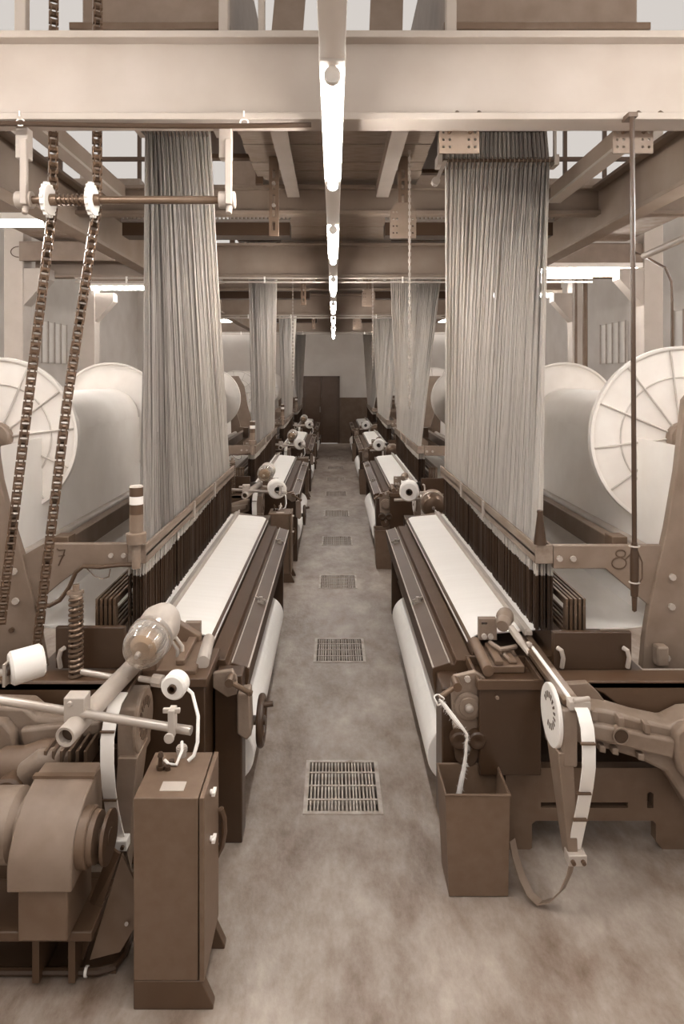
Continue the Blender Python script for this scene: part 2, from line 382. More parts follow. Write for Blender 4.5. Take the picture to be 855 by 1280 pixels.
LN = ['above the camera', 'crossing under the near beam', 'second along the aisle', 'third along the aisle', 'fourth along the aisle', 'fifth along the aisle', 'sixth along the aisle', 'last before the end wall']
for i in range(8):
    y = -.1+2.27*i if i else .38
    lamp(-.004, y, -.004, y+1.22, 3.15, 'bare fluorescent tube on the centre trunking, '+LN[i], 'centre row of fluorescent tubes')
tk = thing('light_trunking', (-.004, 8, 3.235), 'pale narrow trunking carrying the centre row of tubes', 'trunking')
obj('channel', MB().box(-.046, .038, -.3, 17.2, 3.24, 3.275), 'beam', tk)
for i in range(7): obj('cover_strip', MB().box(-.044, .036, (1.19+2.27*i) if i else 1.66, 2.11+2.27*i, 3.185, 3.239), 'white', tk, .003)
for k in range(4): obj('hanger', MB().box(-.02, .012, 3.08+PITCH*k, 3.14+PITCH*k, 3.275, 3.35), 'grey', tk)
SL = [(5.55, -3.48, -2.36, 3.44, 'under the shallow beam at the left picture edge'), (10.0, -3.55, -2.4, 3.49, 'on the left column crossbar behind the cords'), (7.75, 2.33, 3.45, 3.40, 'under the right crossbar, crossed by the hanging cable'),
      (10.47, 2.3, 3.45, 3.44, 'under the shallow beam behind the near right cords'), (15.34, -3.45, -2.3, 3.44, 'under the third shallow beam on the left'), (15.34, 2.3, 3.45, 3.44, 'under the third shallow beam on the right'),
      (5.55, 2.95, 3.48, 3.44, 'added as fill under the shallow beam beyond the right picture edge'), (1.9, -2.3, -1.1, 3.45, 'added as fill overhead left of the camera'), (1.9, 1.1, 2.3, 3.45, 'added as fill overhead right of the camera'),  # unseen tubes added to brighten the near machines, cords and warp
      (YF-.045, -4.2, -2.4, 3.9, 'added as fill on the end wall left of the door'), (YF-.045, 2.4, 4.2, 3.9, 'added as fill on the end wall right of the door')]  # end-wall tubes added behind the cords to brighten the far wall
for y, x0, x1, z, n in SL: lamp(x0, y, x1, y, z, 'crosswise fluorescent tube '+n, 'crosswise fluorescent tubes')
for s, nm in ((-1, 'left'), (1, 'right')):
    lamp(s*2.7, 3.14, s*2.7, 4.6, 3.265, 'added lengthwise fill tube behind the near beam, over the %s warp beam' % nm, 'added warp beam fill tubes')  # added out of view to brighten the flanges and yarn
    for j in range(4): lamp(s*(XW-.045), -.6+2.4*j, s*(XW-.045), 1.0+2.4*j, 4.2, 'added long fill tube on the %s wall, %s from the camera end' % (nm, GNN[j]), 'added wall fill tubes')  # added out of view to brighten the side bays
for x0, x1, y, z0, n in ((-3.55, -2.2, 7.7, 3.5, 'nearer left'), (-3.55, -2.2, 10.0, 3.575, 'farther left'), (2.25, 3.6, 7.75, 3.485, 'right')):
    t = thing('crossbar', ((x0+x1)/2, y, z0), 'brown channel crossbar with a wire loop, fixed to the %s column' % n, 'bar', 'column crossbars')
    obj('channel', MB().box(x0, x1, y-.03, y+.03, z0, z0+.22), 'grey', t, .004)
    xe = x0 if x0 < 0 else x1; sg = -1 if x0 < 0 else 1
    obj('wire_loop', MB().tube([(xe+sg*.09*math.sin(a), y-.035, z0+.1+.06*math.cos(a)) for a in np.linspace(0, PI, 10)], .005, n=6), 'dark', t)

# ------------------------------------------------------------------ floor grates
fr_m = MB().box(GX0, GX0+.022, 0, GL, -.03, .004).box(GX1-.022, GX1, 0, GL, -.03, .004).box(GX0+.022, GX1-.022, 0, .022, -.03, .004).box(GX0+.022, GX1-.022, GL-.022, GL, -.03, .004)
def shared(mb, name, m):
    bmesh.ops.recalc_face_normals(mb.bm, faces=mb.bm.faces)
    me = bpy.data.meshes.new(name); mb.bm.to_mesh(me); mb.bm.free(); me.materials.append(MATS[m]); return me
fr_m = shared(fr_m, 'frame', 'grate')
cb_m = shared(MB().box(GX0+.02, GX1-.02, -.007, .007, -.02, .003), 'cross_bar', 'grate')
bb_m = shared(MB().box(-.0045, .0045, .02, GL-.02, -.025, .0), 'bar', 'grate')
GN = ['nearest', 'second', 'third', 'fourth', 'fifth', 'sixth', 'seventh', 'eighth', 'ninth']
for k, g in enumerate(GY):
    t = thing('drain_grate', (0, g, 0), '%s steel drain grate from the camera along the aisle floor' % GN[k], 'grate', 'drain grates down the aisle')
    link_piece('frame', fr_m, t)
    for j in range(1, 4): link_piece('cross_bar', cb_m, t, (0, GL*j/4, 0))
    nb = 20
    for j in range(1, nb): link_piece('bar', bb_m, t, (GX0+.02+(GX1-GX0-.04)*j/nb+random.uniform(-.002, .002), 0, 0), (0, random.uniform(-.15, .15), 0))

# ------------------------------------------------------------------ looms: parts common to both rows
def loom_body(s, root):
    U = lambda u: AX+s*u
    B = lambda mb, u0, u1, y0, y1, z0, z1: mb.box(*sorted((U(u0), U(u1))), y0, y1, z0, z1)
    prof = [(.448, .735), (.448, .775), (.53, .80), (.54, .79), (.555, .79), (.565, .815), (.645, .815), (.655, .80), (.655, .55), (.52, .55), (.47, .60)]
    cv = obj('cover', MB().prism([(U(u), z) for u, z in prof], 3.32, 6.28), 'cover', root, .003)
    obj('ridge', B(B(MB(), .447, .455, 3.32, 6.28, .773, .779), .528, .534, 3.32, 6.28, .799, .804), 'rim', cv)
    for y in (4.25, 5.75):
        lt = MB(); B(lt, .47, .51, y-.03, y+.03, .782, .798); lt.cyl((U(.455), y-.02, .80), (U(.525), y+.03, .808), .008, n=8).cyl((U(.49), y, .79), (U(.49), y, .82), .012, n=10)
        obj('latch', lt, 'steel', cv)
    # woven cloth, breast bar, temple, reed
    obj('woven_cloth', MB().prism([(U(u), z) for u, z in ((.652, .83), (.655, .842), (.70, .87), (.97, .895), (1.03, .90), (1.03, .894), (.97, .889), (.70, .864))], 3.5, 6.42), 'cloth', root)
    obj('temple_bar', B(B(MB(), .925, .937, 3.42, 6.46, .895, .93), .937, .965, 3.42, 6.46, .895, .915), 'rim', root, .002)
    obj('breast_bar', B(MB(), .655, .68, 3.36, 6.46, .80, .852), 'dark', root)
    obj('bed_and_void', B(B(MB(), .64, 1.08, 3.42, 6.46, .38, .79), .72, 1.75, 3.45, 6.42, .02, .5), 'black', root)  # black boxes stand for the shaded inside and void under the loom
    obj('cloth_roll', MB().lathe((U(.585), 3.40, .305), (0, 1, 0), [(0, 0), (0, .148), (.004, .153), (1.996, .153), (2.0, .148), (2.0, 0)], 40), 'cloth', root)
    obj('roll_shaft', MB().cyl((U(.585), 3.3, .305), (U(.585), 6.35, .305), .03), 'darksteel', root)
    for y in (3.36, 6.3):
        obj('roll_bracket', B(MB(), .50, .66, y-.03, y+.02, 0, .56), 'black', root, .006)
    # heald frames
    for i in range(5):
        u = 1.125+.022*i
        h = obj('heald_frame', B(B(B(B(MB(), u, u+.014, 3.40, 6.52, 1.05, 1.085), u, u+.014, 3.40, 6.52, .90, .925), u, u+.014, 3.40, 3.44, .925, 1.05), u, u+.014, 6.48, 6.52, .925, 1.05), 'dark' if i % 2 else 'darksteel', root, .002)
    # warp sheet from the beam over the back rest to the healds
    bc, r = (2.0, 1.84), .25
    up = [(1.24, .905), (1.45, .905), (1.62, .92), (1.70, 1.05), (1.735, 1.27), (bc[0]-r-.004, 1.72), (bc[0]-r-.004, 1.84)]
    lo = [(u+.004, z-.006) for u, z in reversed(up)]
    obj('warp_sheet', MB().prism([(U(u), z) for u, z in up+lo], 3.5, 6.42), 'yarn', root)
    obj('back_roller', MB().cyl((U(1.67), 3.495, 1.25), (U(1.67), 6.45, 1.25), .032), 'rim', root)
    obj('back_rail', B(MB(), 1.50, 1.56, 3.495, 6.45, 1.18, 1.30), 'grey', root, .005)
    for y in (3.6, 6.2): obj('rail_bracket', B(MB(), 1.42, 1.50, y-.05, y+.05, 1.2, 1.36), 'midgrey', root, .004)
    # far end frame
    obj('side_frame', MB().prism([(U(u), z) for u, z in ((1.5, .72), (1.58, 1.3), (1.75, 1.95), (2.25, 2.0), (2.4, .0), (1.5, .0))], 6.52, 6.57), 'grey', root, .004)
    obj('cross_plate', MB().prism([(U(u), z) for u, z in ((1.06, 1.23), (1.06, 1.345), (1.62, 1.345), (1.62, 1.05), (1.38, 1.23))], 6.50, 6.54), 'grey', root, .004)
    obj('end_box', B(MB(), .66, 1.1, 6.46, 6.75, .3, .82), 'black', root, .006)
    obj('end_casting', MB().prism([(U(u), z) for u, z in ((.66, .0), (.66, .80), (1.0, .86), (1.3, .75), (1.75, .62), (1.75, 0), (1.4, .0), (1.35, .3), (.95, .3), (.9, 0))], 6.62, 6.72), 'midgrey', root, .01)
    return U, B

def warp_beam(s, label):
    U = lambda u: AX+s*u; zc = 1.84; x = U(2.0)
    t = thing('warp_beam', (x, 4.0, zc), label, 'warp beam', 'warp beams')
    R0 = .535 if s > 0 else .47
    obj('yarn_package', MB().lathe((x, 4.05, zc), (0, 1, 0), [(0, .06), (0, .25), (1.92, .25), (1.92, .06)], 48), 'yarn', t)
    for y, R, d in ((4.0, R0, -1), (6.0, .48, 1)):
        f = obj('flange', MB().lathe((x, y, zc), (0, 1, 0), [(-.012, 0), (-.012, R-.02), (-.025*1, R-.02), (-.03, R-.012), (-.03, R), (.012, R), (.02, R-.01), (.012, R-.02), (.012, 0)], 64), 'flange', t)
        for i in range(12 if y < 5 else 0):
            a = 2*PI*i/12+.12
            p = lambda rr: Vector((x+rr*math.cos(a), y-.018, zc+rr*math.sin(a)))
            obj('spoke', MB().cyl(p(.075), p(R-.02), .0065, n=6), 'spoke', f)
        if y < 5: obj('inner_ring', MB().tube([(x+R*.66*math.cos(q), y-.014, zc+R*.66*math.sin(q)) for q in np.linspace(0, 2*PI, 48, endpoint=False)], .006, 6, True), 'spoke', f)
        if y < 5: obj('hub', MB().lathe((x, y, zc), (0, -1, 0), [(0, .09), (.05, .085), (.06, .075), (.06, .03), (.045, .03), (.045, 0)], 24), 'cast', f)
    obj('axle', MB().cyl((x, 3.8, zc), (x, 6.2, zc), .035), 'darksteel', t)
    return t

def harness(s, label, top, cols, dark):
    U = lambda u: AX+s*u
    u0, u1, ya, yb, zt = top                         # u0 aisle side .. u1 outer side, y span, height of the guide rod
    t = thing('jacquard_harness', (U((u0+u1)/2), (Y0+Y1)/2, .92), label, 'harness', 'jacquard harnesses')
    N = 1900
    c = rng.integers(0, cols, N); w = rng.beta(.8, .8, N); a = (c+.18+.64*w)/cols          # clustered in columns at the top
    ub = (c+rng.random(N))/cols
    v = rng.random(N)
    top_p = np.stack([U(u0+(u1-u0)*a), ya+(yb-ya)*v, np.full(N, zt)], 1)
    bot_p = np.stack([U(1.015+.028*v), Y1-.03-(Y1-Y0-.06)*ub, np.full(N, 1.32)], 1)
    hd_p = np.stack([U(u0+.05*(u1-u0)+(u1-u0)*.9*a), ya+(yb-ya)*v, np.full(N, zt+.42)], 1)
    ts = np.linspace(0, 1, 5)
    body = top_p[:, None]+(bot_p-top_p)[:, None]*ts[None, :, None]
    bulge = np.sin(PI*ts)[None, :, None]*rng.normal(0, .004, (N, 1, 3))*np.array([1, 1.6, 0]); body = body+bulge
    P = np.concatenate([hd_p[:, None], body], 1)
    colt = rng.random(cols)[c]
    out = a if s > 0 else 1-(1-a)                    # cord tone darkens towards the outer columns
    base = .97-dark*out**1.2*(.55+.5*colt)-.12*dark*rng.random(N)-np.where(rng.random(N) < .05, .25, 0)
    T = np.repeat(base[:, None], 6, 1)
    strands('cords', P, np.full(N, .0033), T, 'thread', t)
    # heddle wires below the comber board: pale twine, then dark wires with shade painted in
    M = 2600; yy = np.sort(rng.uniform(Y0, Y1-.01, M)); uu = U(1.0+.085*rng.random(M))
    wave = .06*np.sin(yy*2.1+.5)+.02*np.sin(yy*9)+rng.normal(0, .012, M)
    z1 = 1.20+.03*np.sin(yy*1.3)+.3*(wave*.35)
    zz = np.stack([np.full(M, 1.27), z1+.004, z1, np.full(M, .97), np.full(M, .90)], 1)
    P = np.stack([np.repeat(uu[:, None], 5, 1), np.repeat(yy[:, None], 5, 1), zz], 2)
    dk = .0+.06*rng.random(M)*(rng.random(M) < .4)
    T = np.stack([.9+0*dk, .85+0*dk, dk, dk+.01, dk+.06], 1)
    strands('heddle_wires', P, np.full(M, .004), T, 'thread', t)
    obj('comber_board', MB().box(*sorted((U(.985), U(1.075))), Y0-.03, Y1+.05, 1.285, 1.30).box(*sorted((U(.985), U(1.0))), Y0-.03, Y1+.05, 1.25, 1.345).box(*sorted((U(1.06), U(1.075))), Y0-.03, Y1+.05, 1.25, 1.345).box(*sorted((U(.985), U(1.075))), Y0-.035, Y0-.02, 1.25, 1.345), 'wood', t, .002)
    for yc in (4.6, 5.4): obj('board_clip', MB().box(*sorted((U(.975), U(.985))), yc, yc+.04, 1.24, 1.35), 'rim', t)
    ym = ya-.012
    obj('guide_rod', MB().cyl((U(u0-.06), ym, zt+.005), (U(u1+.05), ym, zt+.005), .012, n=10).cyl((U(u0-.06), yb+.012, zt+.005), (U(u1+.05), yb+.012, zt+.005), .012, n=10), 'dark', t)
    for i in range(cols):                            # loop hooks along the guide rod
        x = U(u0+(u1-u0)*(i+.5)/cols)
        obj('loop_hook', MB().tube([(x, ya+.01, zt-.05), (x, ym-.016, zt-.03), (x, ym-.02, zt+.02), (x, ym+.012, zt+.03)], .0035, 5), 'grey', t)
    for u in (u0-.045, u1+.035):
        obj('rod_bracket', MB().box(*sorted((U(u-.018), U(u+.018))), ya-.035, yb+.035, zt-.03, zt+.045).box(*sorted((U(u-.01), U(u+.01))), ya, ya+.03, zt+.04, zt+.42), 'rim', t, .003)
    if s > 0: obj('adjusting_arm', MB().hexa([(U(u0-.09), ya-.03, zt-.16), (U(u0-.06), ya-.03, zt-.16), (U(u0-.06), ya, zt-.16), (U(u0-.09), ya, zt-.16)], [(U(u0-.02), ya-.03, zt), (U(u0+.01), ya-.03, zt), (U(u0+.01), ya, zt), (U(u0-.02), ya, zt)]).cyl((U(u0-.075), ya-.05, zt-.15), (U(u0-.075), ya+.01, zt-.15), .03, n=10), 'rim', t)
    return t
def jacquard_head(s, label, u0, u1, y0, y1, z):
    U = lambda u: AX+s*u
    t = thing('jacquard_machine', (U((u0+u1)/2), (y0+y1)/2, z), label, 'machine', 'jacquard machines')
    obj('casing', MB().box(*sorted((U(u0), U(u1))), y0, y1, z+.04, z+.9), 'grey', t, .01)
    for ya_, yb_ in ((y0-.02, y0+.06), (y1-.06, y1+.02)): obj('base_rail', MB().box(*sorted((U(u0-.03), U(u1+.06))), ya_, yb_, z, z+.038), 'midgrey', t, .004)
    obj('hook_box', MB().box(*sorted((U(u0+.06), U(u1-.06))), y0+.5, y1-.2, z-.01, z+.035), 'black', t)
    for ua, ub_ in ((u0, u0+.06), (u1-.06, u1)):
        for ya_ in (y0+.1, y1-.16): obj('support_foot', MB().box(*sorted((U(ua), U(ub_))), ya_, ya_+.06, 3.74, z), 'dark', t)
    return t

def bobbin(x, y, z, r, ln, d, label, m='spool'):
    d = Vector(d).normalized()
    t = thing('yarn_bobbin', (x, y, z), label, 'bobbin', 'weft bobbins')
    p = Vector((x, y, z))
    obj('yarn', MB().lathe(p, d, [(0, r*.34), (0, r*.86), (r*.14, r), (ln-r*.14, r*.97), (ln, r*.82), (ln, r*.34)], 32), m, t)
    obj('core', MB().lathe(p, d, [(-.012, r*.34), (-.012, r*.24), (ln*.9, r*.24), (ln*.9, 0), (ln+.01, 0), (ln+.01, r*.34), (-.012, r*.34)], 20), 'black', t)
    return t
def feeder(x, y, z, r, label, glass=True):
    t = thing('weft_feeder', (x, y, z-r), label, 'weft feeder', 'weft feeders')
    p = Vector((x, y, z)); d = Vector((.10, 1, .12)).normalized()
    obj('body', MB().lathe(p, d, [(.10, 0), (.10, r*.75), (.13, r*.95), (.22, r), (.28, r*.8), (.30, 0)], 32), 'rim' if glass else 'cast', t)
    obj('ring', MB().lathe(p, d, [(.085, r*.78), (.085, r*1.06), (.11, r*1.06), (.11, r*.78), (.085, r*.78)], 32), 'steel', t)
    obj('dome', MB().lathe(p, d, [(-.03, 0), (-.03, r*.55), (-.015, r*.82), (.02, r*.97), (.085, r), (.09, r*.97), (.02, r*.92), (-.008, r*.76), (-.02, r*.5), (-.02, 0)], 32), 'glass' if glass else 'darksteel', t)
    obj('spool_drum', MB().lathe(p, d, [(.0, 0), (.0, r*.4), (.02, r*.62), (.098, r*.62), (.098, 0)], 24), 'rim', t)
    obj('nose', MB().lathe(p, d, [(-.055, 0), (-.055, r*.1), (-.03, r*.14), (-.03, 0)], 12).ball(p-d*.02+Vector((r*.5, 0, r*.3)), r*.12, 1), 'steel', t)
    obj('foot', MB().box(x-.03, x+.03, y+.12, y+.24, (z-r-.05) if glass else 0, z-r*.7), 'midgrey', t, .005)
    return t

# ------------------------------------------------------------------ right row, first loom
def poly(t, name, pts, Y, dep, m, bevel=.004, holes=()):
    return obj(name, MB().plate(P2(pts, Y), Y, Y+dep, [P2(h, Y) for h in holes]) if holes else MB().prism(P2(pts, Y), Y, Y+dep), m, t, bevel if not holes else 0)
def bolts(t, pts, Y, r, m='rim'):
    for px, py in pts:
        p = at(px, py, Y); obj('bolt', MB().cyl(p, p-Vector((0, .014, 0)), r, n=8), m, t)
RL = thing('jacquard_loom', (AX+1.1, 5.0, 0), 'nearest right-hand loom marked 8, white cloth under dark ridged cover', 'loom', 'jacquard looms')
U, B = loom_body(1, RL)
t = RL
sf = poly(t, 'side_frame', [(803, 836), (806, 800), (812, 760), (822, 715), (834, 660), (846, 590), (856, 500), (880, 470), (990, 470), (990, 836)], 3.42, .05, 'grey')
bolts(sf, [(840, 721), (839, 758), (823, 808), (833, 822)], 3.42, .017)
lg = obj('frame_bracket', MB().box(1.60, 1.66, 3.36, 3.42, .76, .86), 'cast', t, .01)
cp = poly(t, 'cross_plate', [(692, 682), (827, 682), (838, 694), (838, 772), (817, 762), (757, 711), (692, 711)], 3.44, .04, 'grey')
bolts(cp, [(699, 698), (716, 698)], 3.44, .015)
lower = [at(774+9*math.cos(q), 704+7*math.sin(q), 3.438) for q in np.linspace(0, 2*PI, 18, endpoint=False)]
upper = [at(776+6*math.cos(q), 692+4.6*math.sin(q), 3.438) for q in np.linspace(0, 2*PI, 16, endpoint=False)]
obj('number_mark', MB().tube(lower, .0035, 6, True).tube(upper, .0035, 6, True).tube([at(x, y, 3.438) for x, y in ((781, 700), (788, 693), (795, 687))], .0035, 6), 'dark', cp)
db = poly(t, 'drive_box', [(691, 790), (790, 790), (790, 838), (691, 838)], 3.24, .03, 'black', .006)
for px in (700, 782):
    p = at(px, 815, 3.235); obj('box_clip', MB().tube([p+Vector((-.012, 0, .02)), p+Vector((0, -.02, .015)), p+Vector((.008, -.022, -.02)), p+Vector((.006, -.008, -.07))], .011), 'rim', db)
obj('table_bar', MB().box(1.0, 2.1, 3.12, 3.24, .765, .80), 'dark', t, .004)
obj('table_web', MB().box(1.02, 2.1, 3.26, 3.3, .45, .765), 'black', t)
eb = obj('electric_box', MB().box(.655, .935, 3.06, 3.34, .40, .80), 'black', t, .006)
obj('box_rim', MB().box(.645, .945, 3.05, 3.065, .79, .835).box(.645, .945, 3.31, 3.325, .79, .835).box(.645, .66, 3.065, 3.31, .79, .835).box(.93, .945, 3.065, 3.31, .79, .835), 'dark', eb, .003)
bolts(eb, [(621, 871)], 3.055, .008, 'grey')
gp = poly(t, 'gear_plate', [(564, 856), (568, 846), (594, 840), (607, 848), (607, 880), (600, 905), (608, 935), (624, 962), (590, 966), (572, 950), (566, 905)], 3.1, .03, 'cast', .004)
p = at(585, 882, 3.098)
obj('end_panel', MB().box(.50, .60, 3.14, 3.32, .10, .76), 'black', t, .006)
gd = obj('gear_disc', MB().lathe(p, (0, -1, 0), [(0, .062), (.012, .062), (.016, .056), (.016, .045), (.022, .042), (.022, 0)], 32), 'cast', gp)
obj('disc_hub', MB().lathe(p+Vector((0, -.022, 0)), (0, -1, 0), [(0, .02), (.012, .018), (.018, .008), (.018, 0)], 20), 'steel', gd)
bolts(gp, [(584, 848), (601, 852)], 3.1, .014)
for px in (573, 595):
    q = at(px, 922, 3.09); obj('feed_roller', MB().lathe(q, (0, -1, 0), [(-.01, .04), (.03, .04), (.036, .033), (.036, .012), (.03, 0)], 24), 'black', gp)
q0, q1 = at(549, 872, 3.02), at(571, 857, 3.04)
lv = obj('lever', MB().cyl(q0, q1, .012).cyl(q1+Vector((0, -.02, 0)), q1+Vector((0, .06, 0)), .02), 'darksteel', gp)
obj('thread_guide', MB().tube([q0+Vector((.018*math.cos(a)*(1+.3*math.sin(3*a)), -.01*math.sin(2*a), .022*math.sin(a)-.01)) for a in np.linspace(0, 2*PI, 18, endpoint=False)], .0035, 6, True), 'white', lv)
poly(t, 'roller_bracket', [(567, 930), (576, 930), (585, 945), (592, 930), (603, 930), (596, 952), (590, 958), (578, 958), (570, 950)], 3.08, .02, 'darksteel', .003)
# gripper mechanism and rapier rail
gm = poly(t, 'gripper_block', [(599, 774), (621, 774), (621, 800), (599, 800)], 3.44, .04, 'cast', .004, [[(602+.0, 778), (609, 778), (609, 781), (602, 781)]])
bolts(gm, [(605, 795), (613, 795)], 3.44, .014)
p = at(630, 776, 3.42); gh = obj('gripper_head', MB().lathe(p, (.25, .6, .15), [(-.05, 0), (-.05, .03), (-.02, .04), (0, .034), (.03, .045), (.06, .04), (.07, 0)], 16), 'cast', t)
obj('gripper_finger', MB().tube([at(638, 784, 3.38), at(648, 798, 3.33), at(656, 810, 3.29), at(662, 818, 3.25)], [.018, .02, .014, .012]).ball(at(661, 806, 3.3), .018, 1), 'rim', gh)
obj('gripper_base', MB().box(.73, .90, 3.2, 3.44, .80, .835).box(.76, .80, 3.2, 3.42, .835, .86).box(.83, .87, 3.22, 3.35, .835, .85), 'midgrey', t, .005)
obj('spring_tube', MB().cyl((.71, 3.43, .86), (.705, 3.1, .855), .026), 'midgrey', t)
obj('lever_link', MB().tube([at(612, 803, 3.36), at(626, 812, 3.3), at(645, 808, 3.34)], .012).tube([at(630, 818, 3.28), at(640, 828, 3.24)], .01), 'cast', t)
rl = obj('rapier_rail', MB().box(.93, .955, 2.76, 3.5, .865, .885).box(.97, 1.0, 2.76, 3.5, .865, .885).box(.94, .99, 2.76, 3.5, .85, .865), 'darksteel', t, .002)
obj('rail_top', MB().box(.955, .97, 2.74, 3.3, .878, .890), 'white', rl)
obj('rail_clamp', MB().box(.945, 1.03, 2.72, 2.77, .86, .895).cyl((.96, 2.72, .9), (1.03, 2.74, .9), .011, n=8), 'rim', rl, .003)
gu = obj('guide_disc', MB().lathe((.905, 2.85, .78), (1, 0, 0), [(0, 0), (0, .122), (.004, .126), (.016, .126), (.016, 0)], 40), 'flange', t)
dm = MB()
for i in range(14):
    a = PI*.15+i*2*PI/18; dm.hexa(*[[(xx, 2.85+rr*math.cos(a+da), .80+rr*math.sin(a+da)) for rr, da in ((.05, -.08), (.075, -.08), (.075, .08), (.05, .08))] for xx in (.9035, .9055)])
obj('dial_print', dm, 'dark', gu)
obj('guide_housing', MB().box(.921, .985, 2.74, 2.97, .62, .855), 'cast', t, .01)
obj('guide_arm', MB().hexa([(.955, 2.76, .22), (.995, 2.76, .22), (.995, 2.84, .22), (.955, 2.84, .22)], [(.905, 2.74, .68), (.965, 2.74, .68), (.965, 2.90, .68), (.905, 2.90, .68)]), 'grey', t, .004)
obj('rapier_band', MB().ribbon([at(x, y, Y) for x, y, Y in ((722, 878, 2.75), (729, 890, 2.70), (734, 910, 2.66), (736, 935, 2.64), (736, 960, 2.64), (733, 985, 2.67), (728, 1012, 2.71), (722, 1040, 2.75), (717, 1064, 2.78))], (.052, 0, 0), .006), 'white', t)
for px, py, Y in ((735, 930, 2.632), (730, 992, 2.667), (725, 1025, 2.71)):
    p = at(px, py, Y); obj('band_tie', MB().box(p.x-.028, p.x+.028, Y-.006, Y+.01, p.z-.003, p.z+.003), 'dark', t)
bc_ = obj('band_clamp', MB().box(.945, 1.02, 2.735, 2.79, .225, .27), 'rim', t, .004)
for dx in (.962, 1.003): obj('bolt', MB().cyl((dx, 2.735, .247), (dx, 2.72, .247), .009, n=8), 'dark', bc_)
obj('loose_band', MB().ribbon([at(x, y, Y) for x, y, Y in ((717, 1068, 2.77), (712, 1092, 2.77), (703, 1112, 2.78), (690, 1125, 2.80), (675, 1129, 2.82), (663, 1118, 2.84), (652, 1095, 2.88), (644, 1070, 2.92), (640, 1050, 2.96))], (.03, .025, 0), .005), 'grey', t)
bp = poly(t, 'base_plate', [(632, 960), (990, 960), (990, 1066), (830, 1064), (820, 1052), (820, 1030), (816, 1026), (670, 1026), (665, 1030), (665, 1060), (655, 1066), (632, 1066)], 3.16, .05, 'midgrey', .003,
          [[(676, 1003), (700, 1003), (700, 1010), (676, 1010)], [(733, 1003), (785, 1003), (785, 1010), (733, 1010)], [(809, 992), (813, 990), (817, 992), (817, 1010), (809, 1010)]])
ca = poly(t, 'cast_arm', [(722, 884), (760, 888), (800, 900), (838, 908), (862, 896), (990, 890), (990, 1040), (872, 1030), (850, 992), (832, 966), (800, 950), (760, 938), (722, 930)], 2.98, .13, 'cast', .015)
obj('arm_panel', MB().prism(P2([(735, 900), (842, 922), (838, 946), (832, 944), (735, 920)], 2.97), 2.94, 2.985), 'cast', ca, .012)
for px, py in ((742, 892), (775, 900), (808, 908)): obj('arm_rib', MB().prism(P2([(px-4, py-6), (px+4, py-4), (px+4, py+9), (px-4, py+7)], 2.96), 2.945, 2.99), 'cast', ca, .005)
for px, py in ((752, 936), (768, 939), (800, 946)): obj('arm_rib', MB().prism(P2([(px-4, py-6), (px+4, py-5), (px+4, py+4), (px-4, py+2)], 2.96), 2.945, 2.99), 'cast', ca, .005)
p = at(776, 920, 2.935); obj('arm_port', MB().lathe(p, (0, -1, 0), [(-.03, .036), (.006, .036), (.006, .03), (-.002, .03), (-.002, 0)], 24), 'cast', ca)
obj('port_plug', MB().lathe(p, (0, -1, 0), [(-.01, .029), (.004, .027), (.004, 0)], 24), 'black', ca)
obj('end_cover', MB().prism(P2([(842, 915), (852, 905), (920, 900), (920, 1000), (868, 985), (848, 965), (842, 945)], 2.95), 2.93, 2.99), 'cast', ca, .015)
poly(t, 'belly_casting', [(700, 852), (990, 852), (990, 900), (850, 908), (815, 904), (780, 888), (755, 868), (728, 856)], 3.12, .1, 'dark', .02)
poly(t, 'link_plate', [(706, 856), (735, 854), (748, 866), (762, 884), (752, 886), (736, 874), (710, 876)], 3.08, .04, 'grey', .004)
# ------------------------------------------------------------------ left row, first loom
LL = thing('jacquard_loom', (AX-1.1, 5.0, 0), 'nearest left-hand loom marked 7, white cloth under dark ridged cover', 'loom', 'jacquard looms')
U, B = loom_body(-1, LL); t = LL
sf = poly(t, 'side_frame', [(-150, 470), (-40, 470), (-12, 520), (0, 600), (10, 640), (27, 695), (43, 757), (57, 836), (-150, 836)], 3.42, .05, 'grey')
bolts(sf, [(18, 714), (20, 751)], 3.42, .017); bolts(sf, [(15, 787)], 3.42, .013, 'dark')
cp = poly(t, 'cross_plate', [(54, 680), (160, 680), (160, 709), (103, 709), (75, 729), (42, 757), (26, 696)], 3.44, .04, 'grey')
bolts(cp, [(139, 694), (155, 694)], 3.44, .012)
obj('number_mark', MB().tube([at(x, y, 3.438) for x, y in ((71, 686), (74, 688), (81, 687), (79, 694), (76, 700), (73, 707))], .0035, 6).tube([at(73, 695, 3.438), at(81, 694, 3.438)], .003, 6), 'dark', cp)
obj('plate_cable', MB().tube([at(x, y, 3.41) for x, y in ((172, 706), (150, 706), (125, 709), (104, 708), (95, 715), (86, 735), (75, 750), (62, 757), (45, 757))], .011), 'dark', cp)
obj('cable_wire', MB().tube([at(x, y, 3.41) for x, y in ((108, 710), (118, 720), (128, 724), (136, 721), (138, 711))], .003, 6), 'midgrey', cp)
db = poly(t, 'drive_box', [(69, 784), (156, 784), (156, 836), (69, 836)], 3.24, .03, 'black', .006)
p = at(78, 815, 3.235); obj('box_clip', MB().tube([p+Vector((.012, 0, .02)), p+Vector((0, -.02, .015)), p+Vector((-.008, -.022, -.02)), p+Vector((-.006, -.008, -.07))], .011), 'rim', db)
obj('table_bar', MB().box(-2.05, -.85, 3.1, 3.24, .765, .80), 'dark', t, .004)
obj('table_web', MB().box(-2.05, -.95, 3.26, 3.3, .45, .765), 'black', t)
eb = obj('electric_box', MB().box(-.90, -.57, 3.02, 3.34, .05, .85), 'black', t, .006)
obj('box_rim', MB().box(-.91, -.56, 3.01, 3.35, .82, .86), 'dark', eb, .004)
